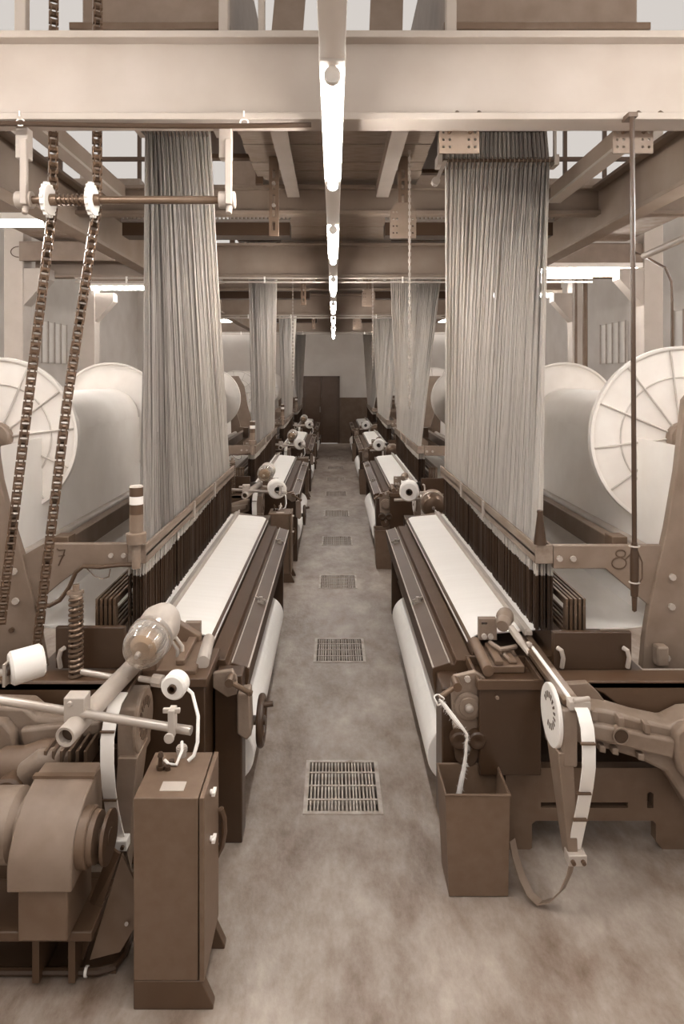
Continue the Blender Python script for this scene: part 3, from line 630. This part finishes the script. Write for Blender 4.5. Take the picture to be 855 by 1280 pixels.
# spring
sp = obj('tension_spring', MB().tube([(at(95, 0, 3.15).x+.027*math.cos(q), 3.15+.027*math.sin(q), .80+q/(2*PI)*.0235) for q in np.arange(0, 2*PI*16, .5)], .0085, 6), 'darksteel', t)
p = at(95, 0, 3.15); obj('spring_bolt', MB().cyl((p.x, 3.15, .8), (p.x, 3.15, 1.235), .011).cyl((p.x, 3.15, 1.18), (p.x, 3.15, 1.19), .03).box(p.x-.035, p.x+.03, 3.13, 3.17, 1.19, 1.205).cyl((p.x, 3.15, 1.205), (p.x, 3.15, 1.235), .016, n=6), 'cast', t)
# lever plate, end panel and handwheel
gp = poly(t, 'gear_plate', [(266, 842), (290, 838), (296, 850), (296, 868), (284, 872), (266, 860)], 3.14, .03, 'cast', .004)
obj('end_panel', MB().box(-.56, -.43, 3.2, 3.32, 0, .79), 'black', t, .006)
q0, q1 = at(287, 852, 3.1), at(312, 866, 3.14)
obj('lever', MB().cyl(q0, q1, .012).cyl(q0+Vector((0, -.02, 0)), q0+Vector((0, .05, 0)), .02).ball(q1, .018, 1), 'darksteel', gp)
poly(t, 'wheel_casting', [(296, 868), (312, 866), (314, 920), (308, 926), (296, 918)], 3.16, .1, 'cast', .008)
x = -.35; hw = obj('handwheel', MB().tube([(x, 3.3+.105*math.cos(a), .53+.105*math.sin(a)) for a in np.linspace(0, 2*PI, 36, endpoint=False)], .017, 10, True), 'black', t)
hs = MB().cyl((x-.12, 3.3, .53), (x+.02, 3.3, .53), .022)
for i in range(4): a = PI/2*i+.3; hs.cyl((x, 3.3, .53), (x, 3.3+.1*math.cos(a), .53+.1*math.sin(a)), .010, n=8)
obj('wheel_hub', hs.cyl((x, 3.26, .62), (x+.06, 3.26, .63), .013), 'black', hw)
# gripper mechanism
gm = poly(t, 'gripper_block', [(231, 779), (250, 779), (250, 806), (231, 806)], 3.44, .04, 'cast', .004, [[(235, 783), (240, 783), (240, 786), (235, 786)]])
p = at(215, 780, 3.42); obj('gripper_head', MB().lathe(p, (-.25, .6, .1), [(-.05, 0), (-.05, .03), (-.02, .045), (.03, .05), (.06, .04), (.07, 0)], 16), 'cast', t)
poly(t, 'gripper_wedge', [(210, 785), (222, 778), (250, 795), (252, 812), (240, 820), (212, 808)], 3.38, .05, 'midgrey', .006)
obj('gripper_base', MB().box(-.86, -.62, 3.05, 3.4, .855, .88).box(-.72, -.68, 3.1, 3.4, .88, .905), 'midgrey', t, .005)
obj('spring_tube', MB().cyl((-.63, 3.43, .87), (-.60, 3.12, .885), .03), 'rim', t)
obj('copper_pipe', MB().tube([at(x, y, 3.2) for x, y in ((205, 803), (216, 803), (222, 812), (222, 822), (222, 832))], .009).tube([at(x, y, 3.2) for x, y in ((205, 797), (220, 797), (228, 808), (228, 822))], .009), 'rim', t)
rl = obj('rapier_rail', MB().box(-.93, -.905, 2.8, 3.5, .865, .885).box(-.885, -.86, 2.8, 3.5, .865, .885).box(-.92, -.87, 2.8, 3.5, .85, .865), 'darksteel', t, .002)
obj('guide_housing', MB().box(-.88, -.80, 2.76, 2.98, .60, .85), 'cast', t, .01)
gu = obj('guide_disc', MB().lathe((-.795, 2.87, .745), (-1, 0, 0), [(0, 0), (0, .125), (.004, .13), (.016, .13), (.016, 0)], 40), 'cast', t)
dm = MB()
for i in range(14):
    a = PI*.15+i*2*PI/18; dm.hexa(*[[(xx, 2.87+rr*math.cos(a+da), .76+rr*math.sin(a+da)) for rr, da in ((.05, -.08), (.085, -.08), (.085, .08), (.05, .08))] for xx in (-.7965, -.7935)])
obj('dial_print', dm, 'dark', gu)
obj('guide_arm', MB().hexa([(-.91, 2.76, .10), (-.85, 2.76, .10), (-.85, 2.84, .10), (-.91, 2.84, .10)], [(-.87, 2.74, .66), (-.79, 2.74, .66), (-.79, 2.90, .66), (-.87, 2.90, .66)]), 'grey', t, .004)
obj('rapier_band', MB().ribbon([at(x, y, Y) for x, y, Y in ((152, 866, 2.80), (144, 880, 2.72), (138, 900, 2.66), (134, 925, 2.63), (134, 955, 2.62), (136, 985, 2.64), (140, 1012, 2.67), (145, 1035, 2.71), (150, 1052, 2.74))], (.052, 0, 0), .006), 'white', t)
for px, py, Y in ((134, 915, 2.635), (137, 1000, 2.648)):
    p = at(px, py, Y); obj('band_tie', MB().box(p.x-.028, p.x+.028, Y-.006, Y+.01, p.z-.003, p.z+.003), 'dark', t)
p = at(150, 1052, 2.73); bc_ = obj('band_clamp', MB().box(p.x-.036, p.x+.036, 2.70, 2.75, p.z-.02, p.z+.022), 'white', t, .004)
for dx in (-.02, .02): obj('bolt', MB().cyl((p.x+dx, 2.70, p.z), (p.x+dx, 2.69, p.z), .008, n=8), 'dark', bc_)
obj('loose_band', MB().ribbon([at(x, y, Y) for x, y, Y in ((151, 1056, 2.74), (155, 1075, 2.74), (160, 1095, 2.75), (168, 1120, 2.76), (178, 1136, 2.80))], (.04, 0, 0), .005), 'grey', t)
ca = poly(t, 'cast_arm', [(135, 884), (110, 888), (70, 900), (45, 898), (30, 885), (-150, 880), (-150, 1040), (-20, 985), (10, 975), (35, 960), (50, 945), (95, 932), (135, 922)], 2.92, .13, 'cast', .015)
obj('arm_panel', MB().prism(P2([(128, 898), (28, 908), (32, 932), (88, 924), (128, 914)], 2.91), 2.88, 2.925), 'cast', ca, .012)
obj('end_cover', MB().prism(P2([(-40, 895), (8, 898), (20, 912), (24, 935), (22, 950), (14, 956), (-40, 950)], 2.90), 2.865, 2.925), 'cast', ca, .012)
poly(t, 'belly_casting', [(170, 852), (-150, 852), (-150, 900), (20, 905), (60, 902), (95, 888), (120, 868), (150, 858)], 3.10, .1, 'dark', .02)
poly(t, 'base_plate', [(-150, 975), (190, 930), (190, 1080), (-150, 1080)], 3.06, .05, 'dark', .003)
# tubes and creel arm that carry the bobbins
tb = obj('creel_tube', MB().lathe((-.955, 2.42, .915), (.14, 1, .03), [(.0, .026), (-.002, .035), (0, .037), (.62, .037), (.62, .026), (.05, .024), (.0, .026)], 24), 'rim', t)
obj('tube_bore', MB().cyl((-.952, 2.445, .9155), (-.95, 2.46, .916), .025), 'black', tb)
obj('tube_clamp', MB().box(-.99, -.912, 2.49, 2.555, .91, 1.02).cyl((-.965, 2.495, 1.0), (-.965, 2.482, 1.0), .011, n=8), 'rim', tb, .006)
obj('creel_rod', MB().cyl((-1.6, 2.68, .968), (-.502, 2.395, .951), .016, n=14), 'steel', t)
obj('rod_bracket', MB().box(-.58, -.556, 2.375, 2.42, .935, 1.03).box(-.60, -.54, 2.385, 2.40, 1.015, 1.032).cyl((-.57, 2.35, .945), (-.57, 2.36, .945), .018), 'rim', t, .003)
obj('stub_rod', MB().cyl((-1.08, 2.92, .93), (-.86, 2.84, .93), .013), 'steel', t)
obj('pipe_coupling', MB().cyl((-.80, 2.8, .955), (-.62, 2.76, .945), .012).cyl((-.74, 2.79, .953), (-.70, 2.78, .951), .026, n=8).cyl((-.67, 2.772, .949), (-.60, 2.755, .947), .024, n=8), 'rim', t)
obj('supply_hose', MB().tube([(-.61, 2.757, .947), (-.565, 2.72, .93), (-.53, 2.66, .87), (-.52, 2.60, .80), (-.53, 2.58, .76), (-.55, 2.57, .745)], .007), 'white', t)

# ------------------------------------------------------------------ copies down the hall, and the things that go with each loom
hl = harness(-1, 'nearest left curtain of harness cords, streaked dark at the top, over loom 7', (.775, 1.16, 4.05, 4.11, 3.68), 17, .6)
hr = harness(1, 'nearest right curtain of harness cords fanning down to loom 8', (.775, 1.535, 4.92, 4.98, 3.75), 24, .22)
wl = warp_beam(-1, 'nearest left warp beam, pale spoked flange cut by the picture edge'); wr = warp_beam(1, 'nearest right warp beam, big pale spoked flange behind the hanging cable')
jl = jacquard_head(-1, 'left jacquard machine above the near beam', .60, 1.33, 3.5, 5.6, 3.975); jr = jacquard_head(1, 'right jacquard machine, wide brown casing above the near beam', .56, 1.53, 3.5, 6.0, 3.975)
for k in range(1, 4):
    d = (0, PITCH*k, 0); n = ORD[k]
    dup(LL, d, '%s left-hand loom down the aisle with ridged cover and white cloth' % n); dup(RL, d, '%s right-hand loom down the aisle with ridged cover and white cloth' % n)
    dup(hl, d, '%s left curtain of white harness cords down the aisle' % n); dup(hr, d, '%s right curtain of white harness cords down the aisle' % n)
    dup(wl, d, '%s left warp beam with pale flanges down the hall' % n); dup(wr, d, '%s right warp beam with pale flanges down the hall' % n)
    dup(jl, d, '%s left jacquard machine over the aisle looms' % n); dup(jr, d, '%s right jacquard machine over the aisle looms' % n)
def many(o, labels):
    for k, l in enumerate(labels, 1): dup(o, (0, PITCH*k, 0), l)
# signal lamps on the left looms
p = at(169, 0, 3.38)
sl = thing('signal_lamp', (p.x, 3.40, 1.345), 'striped signal lamp post on the nearest left loom beside the number 7', 'signal lamp', 'striped signal lamps')
for z0, z1, m in ((1.41, 1.51, 'grey'), (1.51, 1.56, 'dark'), (1.56, 1.60, 'white'), (1.60, 1.645, 'dark')): obj('band', MB().lathe((p.x, 3.40, z0), (0, 0, 1), [(0, 0), (0, .034), (z1-z0, .034), (z1-z0, 0)], 24), m, sl)
obj('cap', MB().lathe((p.x, 3.40, 1.645), (0, 0, 1), [(0, .034), (.008, .03), (.010, 0)], 24), 'rim', sl)
obj('base_ring', MB().lathe((p.x, 3.40, 1.365), (0, 0, 1), [(0, 0), (0, .048), (.05, .05), (.055, .035), (.055, 0)], 24), 'grey', sl)
obj('stem', MB().cyl((p.x, 3.40, 1.24), (p.x, 3.40, 1.365), .022), 'cast', sl)
many(sl, ['striped signal lamp post on the %s left loom' % n for n in ORD[1:]])
p = at(675, 0, 3.46)
cn_ = thing('yarn_cone', (p.x, 3.46, 1.345), 'dark tapered cone standing on the near end of the right comber board', 'cone')
obj('shell', MB().lathe((p.x, 3.46, 1.345), (0, 0, 1), [(0, 0), (0, .032), (.01, .031), (.155, .014), (.165, .016), (.172, .014), (.172, 0)], 24), 'black', cn_)
bpy.data.objects[cn_.name]
# right-hand lamps seen further down
sr = thing('signal_lamp', (AX+1.55, 8.28, 1.345), 'dark banded signal lamp post on the second right loom beside its warp beam', 'signal lamp', 'striped signal lamps')
for z0, z1, m in ((1.345, 1.45, 'dark'), (1.45, 1.50, 'grey'), (1.50, 1.57, 'dark'), (1.57, 1.61, 'rim'), (1.61, 1.68, 'dark')): obj('band', MB().lathe((AX+1.55, 8.28, z0), (0, 0, 1), [(0, 0), (0, .036), (z1-z0, .036), (z1-z0, 0)], 20), m, sr)
dup(sr, (0, PITCH, 0), 'dark banded signal lamp post on the third right loom'); dup(sr, (0, 2*PITCH, 0), 'dark banded signal lamp post on the farthest right loom')
# bobbins and feeders
b1 = bobbin(-1.315, 2.76, 1.01, .068, .13, (.8, .55, .08), 'fat white yarn bobbin on the creel rod at the left picture edge')
many(b1, ['white yarn bobbin left of the feeder on the %s left loom' % n for n in ORD[1:]])
obj('creel_peg', MB().cyl((-1.45, 2.66, .99), (-1.30, 2.77, 1.01), .014).box(-1.40, -1.36, 2.68, 2.72, .95, 1.02).box(-1.33, -1.32, 2.73, 2.78, .95, 1.04), 'rim', LL)
b2 = bobbin(-.585, 2.47, 1.065, .047, .06, (.15, 1, .05), 'small white spool clipped to the rod end above the control cabinet', 'white')
b2b = bobbin(-.60, 7.28, .98, .10, .16, (-.2, 1, .05), 'white cone bobbin with dark core at the front of the second left loom')
many(b2b, ['white cone bobbin with dark core at the front of the %s left loom' % n for n in ORD[2:]])
f1 = feeder(-.775, 2.74, 1.095, .088, 'clear domed weft feeder at the end of the nearest left loom')
many(f1, ['weft feeder drum at the front of the %s left loom' % n for n in ORD[1:]])
b3 = bobbin(AX+.765, 7.2, .97, .105, .18, (.12, 1, .04), 'white bobbin behind the nearest right loom, the one beside the aisle')
many(b3, ['white bobbin behind the %s right loom, the one beside the aisle' % n for n in ORD[1:3]])
b4 = bobbin(AX+1.25, 7.2, .99, .115, .18, (.12, 1, .04), 'white bobbin behind the nearest right loom, the one under the comber board')
many(b4, ['white bobbin behind the %s right loom, the one under the comber board' % n for n in ORD[1:3]])
f2 = feeder(AX+.985, 6.95, .86, .125, 'dark drum weft feeder between two bobbins behind the nearest right loom', False)
many(f2, ['dark drum weft feeder behind the %s right loom' % n for n in ORD[1:3]])
for nm, s_, yy, x0, x1, z in (('nearest right loom far', 1, 7.35, .62, 1.5, .86), ):
    cr = thing('creel_stand', (AX+1.05, yy, 0), 'dark creel stand holding two white bobbins behind the nearest right loom', 'stand', 'creel stands')
    obj('post', MB().box(AX+1.02, AX+1.08, yy-.03, yy+.03, 0, z), 'dark', cr, .004)
    obj('foot', MB().box(AX+.85, AX+1.25, yy-.05, yy+.05, 0, .03), 'dark', cr)
    obj('rod', MB().cyl((AX+x0, yy, z), (AX+x1, yy, z+.03), .016), 'rim', cr)
    for u in (.79, 1.28): obj('spindle', MB().cyl((AX+u, yy, z+.01), (AX+u-.005, yy-.05, .975), .012), 'rim', cr)
    many(cr, ['dark creel stand holding white bobbins behind the %s right loom' % n for n in ORD[1:3]])

# ------------------------------------------------------------------ control cabinets
X0, X1, YA, YC = -.695, -.448, 2.36, 2.65
cc = thing('control_cabinet', (-.57, 2.5, 0), 'nearest upright control cabinet with switches on top, left of the aisle', 'cabinet', 'control cabinets')
cb = obj('body', MB().box(X0, X1-.022, YA, YC, .10, .735), 'cabinet', cc, .004)
dd = obj('door', MB().box(X1-.018, X1, YA-.004, YC, .10, .737), 'cabinet', cc, .003)
for z in (.69, .52): obj('latch', MB().cyl((X1, 2.47, z), (X1+.012, 2.47, z), .009).box(X1+.008, X1+.02, 2.45, 2.49, z-.006, z+.006), 'white', dd)
obj('label_plate', MB().box(-.615, -.53, 2.40, 2.455, .735, .7365), 'rim', cc)
sw = obj('toggle_switch', MB().cyl((-.645, 2.535, .735), (-.645, 2.535, .747), .016).lathe((-.645, 2.535, .747), (0, 0, 1), [(0, .009), (.03, .008), (.036, .012), (.05, .008), (.054, 0)], 14), 'black', cc)
for x, y in ((-.612, 2.57), (-.617, 2.53)): obj('push_button', MB().cyl((x, y, .735), (x, y, .749), .011), 'black', cc)
obj('cable_gland', MB().cyl((-.585, 2.62, .735), (-.585, 2.62, .775), .018).cyl((-.585, 2.62, .755), (-.585, 2.62, .77), .022, n=8), 'rim', cc)
obj('lead', MB().tube([(-.585, 2.62, .775), (-.58, 2.60, .80), (-.575, 2.58, .78), (-.59, 2.55, .742), (-.62, 2.555, .742), (-.64, 2.58, .742)], .006), 'white', cc)
for z in (.56,): obj('conduit', MB().tube([(X1+.01, 2.64, .52), (X1+.02, 2.65, .48), (X1+.02, 2.66, .42), (X1+.01, 2.665, .36), (X1-.02, 2.665, .30)], .012), 'dark', cc)
for y0, y1 in ((YA+.0, YA+.04), (YC-.04, YC)):
    obj('foot', MB().prism([(X0-.0, .0), (X1+.03, .0), (X1+.03, .012), (X1-.01, .10), (X0, .10)], y0, y1), 'dark', cc, .003)
many(cc, ['upright control cabinet in front of the %s left loom' % n for n in ORD[1:]])

# ------------------------------------------------------------------ drive motor, left foreground
def ppx(px, py, Y): return at(px, py, Y)
mt = thing('drive_motor', (-1.0, 2.5, 0), 'grey belt-cover drive motor on the floor at lower left, left of the cabinet', 'motor')
mx0, mx1 = at(18, 0, 2.42).x, at(97, 0, 2.42).x
side = [(2.36, .405), (2.36, .49), (2.375, .535), (2.42, .60), (2.50, .655), (2.60, .68), (2.68, .68), (2.68, .405)]
mh = MB(); mh.hexa([(mx0, y, z) for y, z in side], [(mx1, y, z) for y, z in side])
hd = obj('belt_cover', mh, 'grey', mt, .006)
obj('cover_seam', MB().box(mx0-.004, mx1+.004, 2.575, 2.60, .672, .685), 'midgrey', hd)
obj('pulley', MB().lathe((mx1, 2.48, .52), (1, 0, 0), [(0, .10), (.03, .10), (.035, .095), (.035, .088), (.055, .085), (.06, .03), (.06, 0)], 36), 'midgrey', mt)
obj('drive_shaft', MB().cyl((mx1, 2.48, .52), (mx1+.10, 2.48, .52), .03).lathe((mx1+.085, 2.48, .52), (1, 0, 0), [(0, .09), (.012, .09), (.012, 0)], 28), 'dark', mt)
obj('motor_body', MB().lathe((mx0-.5, 2.52, .54), (1, 0, 0), [(0, 0), (0, .11), (.02, .125), (.47, .125), (.49, .10), (.5, .10), (.5, 0)], 32), 'cast', mt)
for i in range(3): obj('body_bolt', MB().cyl((mx0-.06-.09*i, 2.39, .57), (mx0-.06-.09*i, 2.375, .57), .018, n=8), 'grey', mt)
obj('pedestal', MB().box(mx0+.03, mx1-.02, 2.38, 2.62, .22, .405), 'midgrey', mt, .006)
obj('pedestal_base', MB().box(mx0-.35, mx1+.05, 2.42, 2.68, .185, .22), 'dark', mt, .004)
for x in (mx0+.05, mx1-.045, mx0-.3): obj('stand_leg', MB().box(x, x+.025, 2.45, 2.65, .012, .185), 'dark', mt)
fin = MB()
for i in range(6): fin.box(-1.16+.032*i, -1.148+.032*i, 2.72, 2.86, .62, .70)
obj('cooling_fin', fin, 'darksteel', mt, .002)
gb = thing('gear_housing', (-1.35, 2.8, 0), 'lumpy cast gear housing behind the belt-cover motor at lower left', 'housing')
obj('casting', MB().lathe((-1.40, 2.80, .57), (.9, .1, .1), [(0, 0), (.0, .07), (.05, .09), (.12, .08), (.2, .095), (.28, .085), (.32, .04), (.32, 0)], 24).box(-1.5, -1.1, 2.78, 2.95, .02, .50), 'midgrey', gb, .01)
pc = at(10, 992, 2.68); obj('pulley', MB().lathe(pc, (0, -1, 0), [(-.08, .06), (.0, .06), (.01, .05), (.01, .03), (.03, .028), (.03, 0)], 24), 'dark', gb)
pc2 = at(58, 955, 2.72); obj('elbow', MB().tube([at(30, 985, 2.74), at(36, 962, 2.74), at(52, 950, 2.74), at(72, 948, 2.76), at(92, 955, 2.80)], .045, 12), 'cast', gb)
obj('link_bar', MB().cyl(at(18, 1015, 2.6), at(40, 992, 2.66), .012), 'darksteel', gb)
# belt guard panel standing between motor and cabinet
gd_ = thing('belt_guard', (-.93, 2.75, 0), 'bent sheet-metal belt guard leaning between motor and cabinet', 'guard')
obj('guard_sheet', MB().hexa([at(112, 1200, 2.50), at(150, 1190, 2.50), at(168, 1160, 2.50), at(172, 1110, 2.52), at(152, 1068, 2.56)],
                             [at(112, 1200, 2.50)+Vector((0,.012,0)), at(150, 1190, 2.50)+Vector((0,.012,0)), at(168, 1160, 2.50)+Vector((0,.012,0)), at(172, 1110, 2.52)+Vector((0,.012,0)), at(152, 1068, 2.56)+Vector((0,.012,0))]), 'midgrey', gd_)
obj('guard_side', MB().hexa([at(84, 1198, 2.52), at(104, 1200, 2.505), at(150, 1068, 2.565), at(138, 1060, 2.60)], [p+Vector((0, .012, 0)) for p in (at(84, 1198, 2.52), at(104, 1200, 2.505), at(150, 1068, 2.565), at(138, 1060, 2.60))]), 'dark', gd_)
obj('guard_bolt', MB().cyl(at(158, 1155, 2.50), at(158, 1155, 2.488), .007), 'rim', gd_)
tr = thing('drip_tray', (-1.2, 2.6, 0), 'dark floor tray with rounded rim under the motor at lower left', 'tray')
obj('pan', MB().box(-2.0, -.80, 2.5, 3.0, .002, .012), 'dark', tr)
obj('rim', MB().tube([(-2.0, 2.49, .02), (-.86, 2.49, .02), (-.81, 2.51, .02), (-.79, 2.56, .02), (-.79, 2.98, .02)], .014, 8), 'black', tr)
obj('rim_joint', MB().cyl((-.91, 2.49, .02), (-.90, 2.49, .02), .018), 'white', tr)

# ------------------------------------------------------------------ waste bin and selvedge strand
wb = thing('waste_bin', (.61, 2.97, 0), 'tall open brown metal waste bin right of the aisle', 'bin', 'waste bins')
bo = [(.487, 2.87), (.737, 2.87), (.737, 3.07), (.487, 3.07)]; to = [(.470, 2.86), (.742, 2.86), (.742, 3.09), (.470, 3.09)]
mb = MB()
def ring(z, pts, e): 
    cx = sum(p[0] for p in pts)/4; cy = sum(p[1] for p in pts)/4
    return [mb.bm.verts.new((x+(e if x < cx else -e), y+(e if y < cy else -e), z)) for x, y in pts]
R = [ring(.004, bo, 0), ring(.437, to, 0), ring(.437, to, .006), ring(.012, bo, .006)]
for A_, B_ in zip(R, R[1:]):
    for i in range(4): mb.bm.faces.new((A_[i], A_[(i+1)%4], B_[(i+1)%4], B_[i]))
mb.bm.faces.new(R[0]); mb.bm.faces.new(R[-1])
obj('bin_body', mb, 'cabinet', wb)
obj('bin_rim', MB().tube([(x, y, .437) for x, y in to], .006, 6, True), 'midgrey', wb)
obj('fluff', MB().ball((.60, 2.975, .16), .09, 2).ball((.65, 3.0, .13), .07, 2), 'white', wb)
many(wb, ['tall open metal waste bin at the front of the %s right loom' % n for n in ORD[1:]])
st = [at(x, y, Y) for x, y, Y in ((549, 874, 3.0), (556, 882, 3.0), (566, 896, 2.99), (577, 909, 2.985), (584, 918, 2.98), (583, 930, 2.985), (582, 945, 2.99), (580, 960, 2.99), (577, 975, 2.99), (573, 996, 2.99), (576, 1025, 2.98))]
mb = MB().tube(st, [.004, .009, .011, .008, .004, .006, .007, .009, .011, .013, .015], 7)
for i in range(320):
    k = random.uniform(0, 9.99); a, b_ = st[int(k)], st[int(k)+1]; p = a.lerp(b_, k % 1)
    q = p+Vector((random.uniform(-.018, .018), random.uniform(-.015, .015), random.uniform(-.015, .01)-.006)); mb.cyl(p, q, .0012, .0004, 3, False)
ss = tag(obj('selvedge_strand', mb, 'white'), 'white fluffy selvedge strand trailing from the lever into the waste bin', 'strand', 'selvedge strands')

# ------------------------------------------------------------------ shaft, sprockets, chains, hanging cables
sh = thing('drive_shaft', (-.92, 3.16, 3.0), 'horizontal dark drive shaft hung under the near beam at left', 'shaft')
sx0, sx1 = at(20, 0, 3.16).x, at(292, 0, 3.16).x; SZ = at(0, 250, 3.16).z
obj('rod', MB().cyl((sx0, 3.16, SZ), (sx1, 3.16, SZ), .019), 'darksteel', sh)
for px in (29, 282):
    x = at(px, 0, 3.16).x
    obj('hanger', MB().box(x-.028, x+.028, 3.14, 3.20, SZ+.19, 3.352), 'rim', sh, .004)
    obj('bearing_arm', MB().box(x+.005, x+.035, 3.11, 3.14, SZ-.03, SZ+.27), 'beam', sh, .004)
    obj('bearing', MB().cyl((x-.03, 3.16, SZ), (x+.045, 3.16, SZ), .04).cyl((x+.02, 3.13, SZ-.07), (x+.02, 3.16, SZ), .014), 'beam', sh, .004)
for px in (60, 115):
    x = at(px, 0, 3.16).x; mbs = MB().lathe((x-.012, 3.16, SZ), (1, 0, 0), [(0, 0), (0, .07), (.006, .074), (.018, .074), (.024, .07), (.024, 0)], 32)
    for i in range(16):
        a = 2*PI*i/16; mbs.cyl((x-.008, 3.16+.074*math.cos(a), SZ+.074*math.sin(a)), (x+.008, 3.16+.074*math.cos(a), SZ+.074*math.sin(a)), .009, n=6)
    obj('sprocket', mbs, 'white', sh); obj('sprocket_collar', MB().cyl((x-.04, 3.16, SZ), (x+.04, 3.16, SZ), .028), 'darksteel', sh)
obj('coil', MB().tube([(sx0+.16+.0032*q, 3.16+.024*math.cos(q), SZ+.024*math.sin(q)) for q in np.arange(0, 2*PI*9, .6)], .005, 5), 'darksteel', sh)
def link_mesh(kind):
    mb = MB(); L, w = .036, (.019 if kind else .012)
    for sx in (-1, 1):
        x = sx*w; out = [(y, z) for c_, a0 in ((L/2-.006, 0), (-L/2+.006, PI)) for a in np.linspace(a0-PI/2, a0+PI/2, 5) for y, z in [(.015*math.sin(a) if 0 else .015*math.cos(a+PI/2), c_+.015*math.sin(a+PI/2))]]
        pts = [(.013, -L/2), (.015, -L/2-.009), (0, -L/2-.015), (-.015, -L/2-.009), (-.013, -L/2), (-.013, 0), (-.013, L/2), (-.015, L/2+.009), (0, L/2+.015), (.015, L/2+.009), (.013, L/2), (.013, 0)]
        mb.hexa([(x-.0025, y, z) for y, z in pts], [(x+.0025, y, z) for y, z in pts])
    mb.cyl((-w, 0, L/2), (w, 0, L/2), .0135, n=8); mb.cyl((-w, 0, -L/2), (w, 0, -L/2), .0135, n=8)
    return shared(mb, 'chain_link', 'chainsteel')
LKM = [link_mesh(0), link_mesh(1)]
def chain(path, label):
    t = thing('drive_chain', path[-1], label, 'chain', 'drive chains'); P = [Vector(p) for p in path]
    seg = [(b-a).length for a, b in zip(P, P[1:])]; tot = sum(seg); n = int(tot/.036)
    for i in range(n):
        d = (i+.5)*.036; k = 0
        while k < len(seg)-1 and d > seg[k]: d -= seg[k]; k += 1
        a, b = P[k], P[k+1]; dr_ = (b-a).normalized()
        o = link_piece('chain_link', LKM[i % 2], t, a+dr_*d-P[-1]); 
        px_ = Vector((.88, .47, 0)); px_ = (px_-dr_*px_.dot(dr_)).normalized(); py_ = dr_.cross(px_)
        o.rotation_euler = Matrix((px_, py_, dr_)).transposed().to_euler()
xa, xb = at(66, 0, 3.24).x, at(121, 0, 3.24).x
chain([(xa, 3.26, 4.9), (xa, 3.24, 3.0), at(33, 520, 3.24), at(1, 780, 3.24)], 'left one of two roller chains slanting down from the shaft sprockets')
chain([(xb, 3.26, 4.9), (xb, 3.24, 3.0), at(84, 500, 3.24), at(44, 822, 3.24)], 'right one of two roller chains slanting down from the shaft sprockets')
hc = thing('pendant_switch', (at(793, 0, 3.0).x, 3.0, 1.14), 'black pendant switch cable hanging from the near beam at right', 'pendant switch')
xs = [at(790, 0, 3.0).x, at(793, 0, 3.0).x]
obj('cable', MB().cyl((xs[0], 3.0, 3.36), (xs[1], 3.0, 1.45), .0105, n=10), 'black', hc)
obj('grip', MB().lathe((xs[1], 3.0, 1.165), (0, 0, 1), [(-.008, 0), (0, .010), (.06, .012), (.065, .016), (.13, .018), (.24, .019), (.30, .012), (.30, 0)], 16), 'black', hc)
for z in (1.45, 1.29): obj('tie', MB().tube([(xs[1]+.021*math.cos(a), 3.0+.021*math.sin(a), z) for a in np.linspace(0, 2*PI, 12, endpoint=False)], .004, 5, True), 'rim', hc)
obj('hook', MB().box(xs[0]-.02, xs[0]+.02, 2.985, 3.06, 3.34, 3.36), 'dark', hc)
obj('side_wire', MB().tube([(xs[1]+.01, 2.99, 1.43), (xs[1]+.03, 2.99, 1.38), (xs[1]+.03, 2.99, 1.31), (xs[1]+.012, 2.99, 1.28)], .003, 6), 'dark', hc)
def bead_chain(px, y, z0, z1, label):
    x = at(px, 0, y).x; t = thing('pull_chain', (x, y, z0), label, 'chain', 'thin pull chains'); mbb = MB()
    for i, z in enumerate(np.arange(z0, z1, .024)):
        if i % 2: mbb.box(x-.009, x+.009, y-.003, y+.003, z-.014, z+.014)
        else: mbb.box(x-.003, x+.003, y-.009, y+.009, z-.014, z+.014)
    o = obj('links', mbb, 'beam', t); o['kind'] = 'stuff'
bead_chain(512, 4.8, 1.98, 3.8, 'thin pale pull chain hanging in front of the second right harness')
bead_chain(466, 9.4, 2.3, 3.8, 'thin pale pull chain hanging beside the third right harness')
bead_chain(366, 9.0, 2.1, 3.8, 'thin pale pull chain hanging beside the third left harness')
# wall pipes, thin warp ends and platform railing at the sides
for x, y, label in ((3.55, 9.6, 'dark vertical pipe running up in front of the right column'), (3.42, 9.6, 'thinner dark vertical pipe left of the right column pipe')):
    tag(obj('wall_pipe', MB().cyl((x, y, 0), (x, y, 4.2), .035 if x > 3.5 else .02), 'midgrey'), label, 'pipe', 'vertical pipes')
tag(obj('loose_cable', MB().tube([Vector((3.42, 7.72, 3.6)), Vector((3.32, 7.2, 3.45))]+[at(x, y, 6.8) for x, y in ((832, 335), (839, 352), (840, 375), (840, 405), (840, 440))], .014), 'dark'), 'dark cable hanging down behind the right warp beam', 'cable')
tag(obj('handrail_tube', MB().cyl(at(805, 320, 6.3), at(900, 278, 5.0), .03), 'rim'), 'pale sloping tube at upper right behind the hanging cable', 'tube')
for s, nm in ((-1, 'left'), (1, 'right')):
    xa_, xb_ = sorted((s*1.62, s*3.4)); y = 5.85
    t = thing('railing', ((xa_+xb_)/2, y, 3.76), 'dark square railing on the %s gantry walkway' % nm, 'railing', 'gantry railings')
    obj('rail', MB().box(xa_, xb_, y-.02, y+.02, 4.32, 4.36), 'dark', t); obj('mid_rail', MB().box(xa_, xb_, y-.02, y+.02, 4.05, 4.08), 'dark', t)
    for x in np.linspace(xa_+.03, xb_-.05, 6): obj('post', MB().box(x-.015, x+.015, y-.015, y+.015, 3.76, 4.36), 'dark', t)
    tag(obj('walkway_slab', MB().box(xa_, xb_, 5.68, 7.9, 3.765, 3.85), 'concrete_band'), 'rough concrete walkway slab under the %s railing' % nm, 'slab')
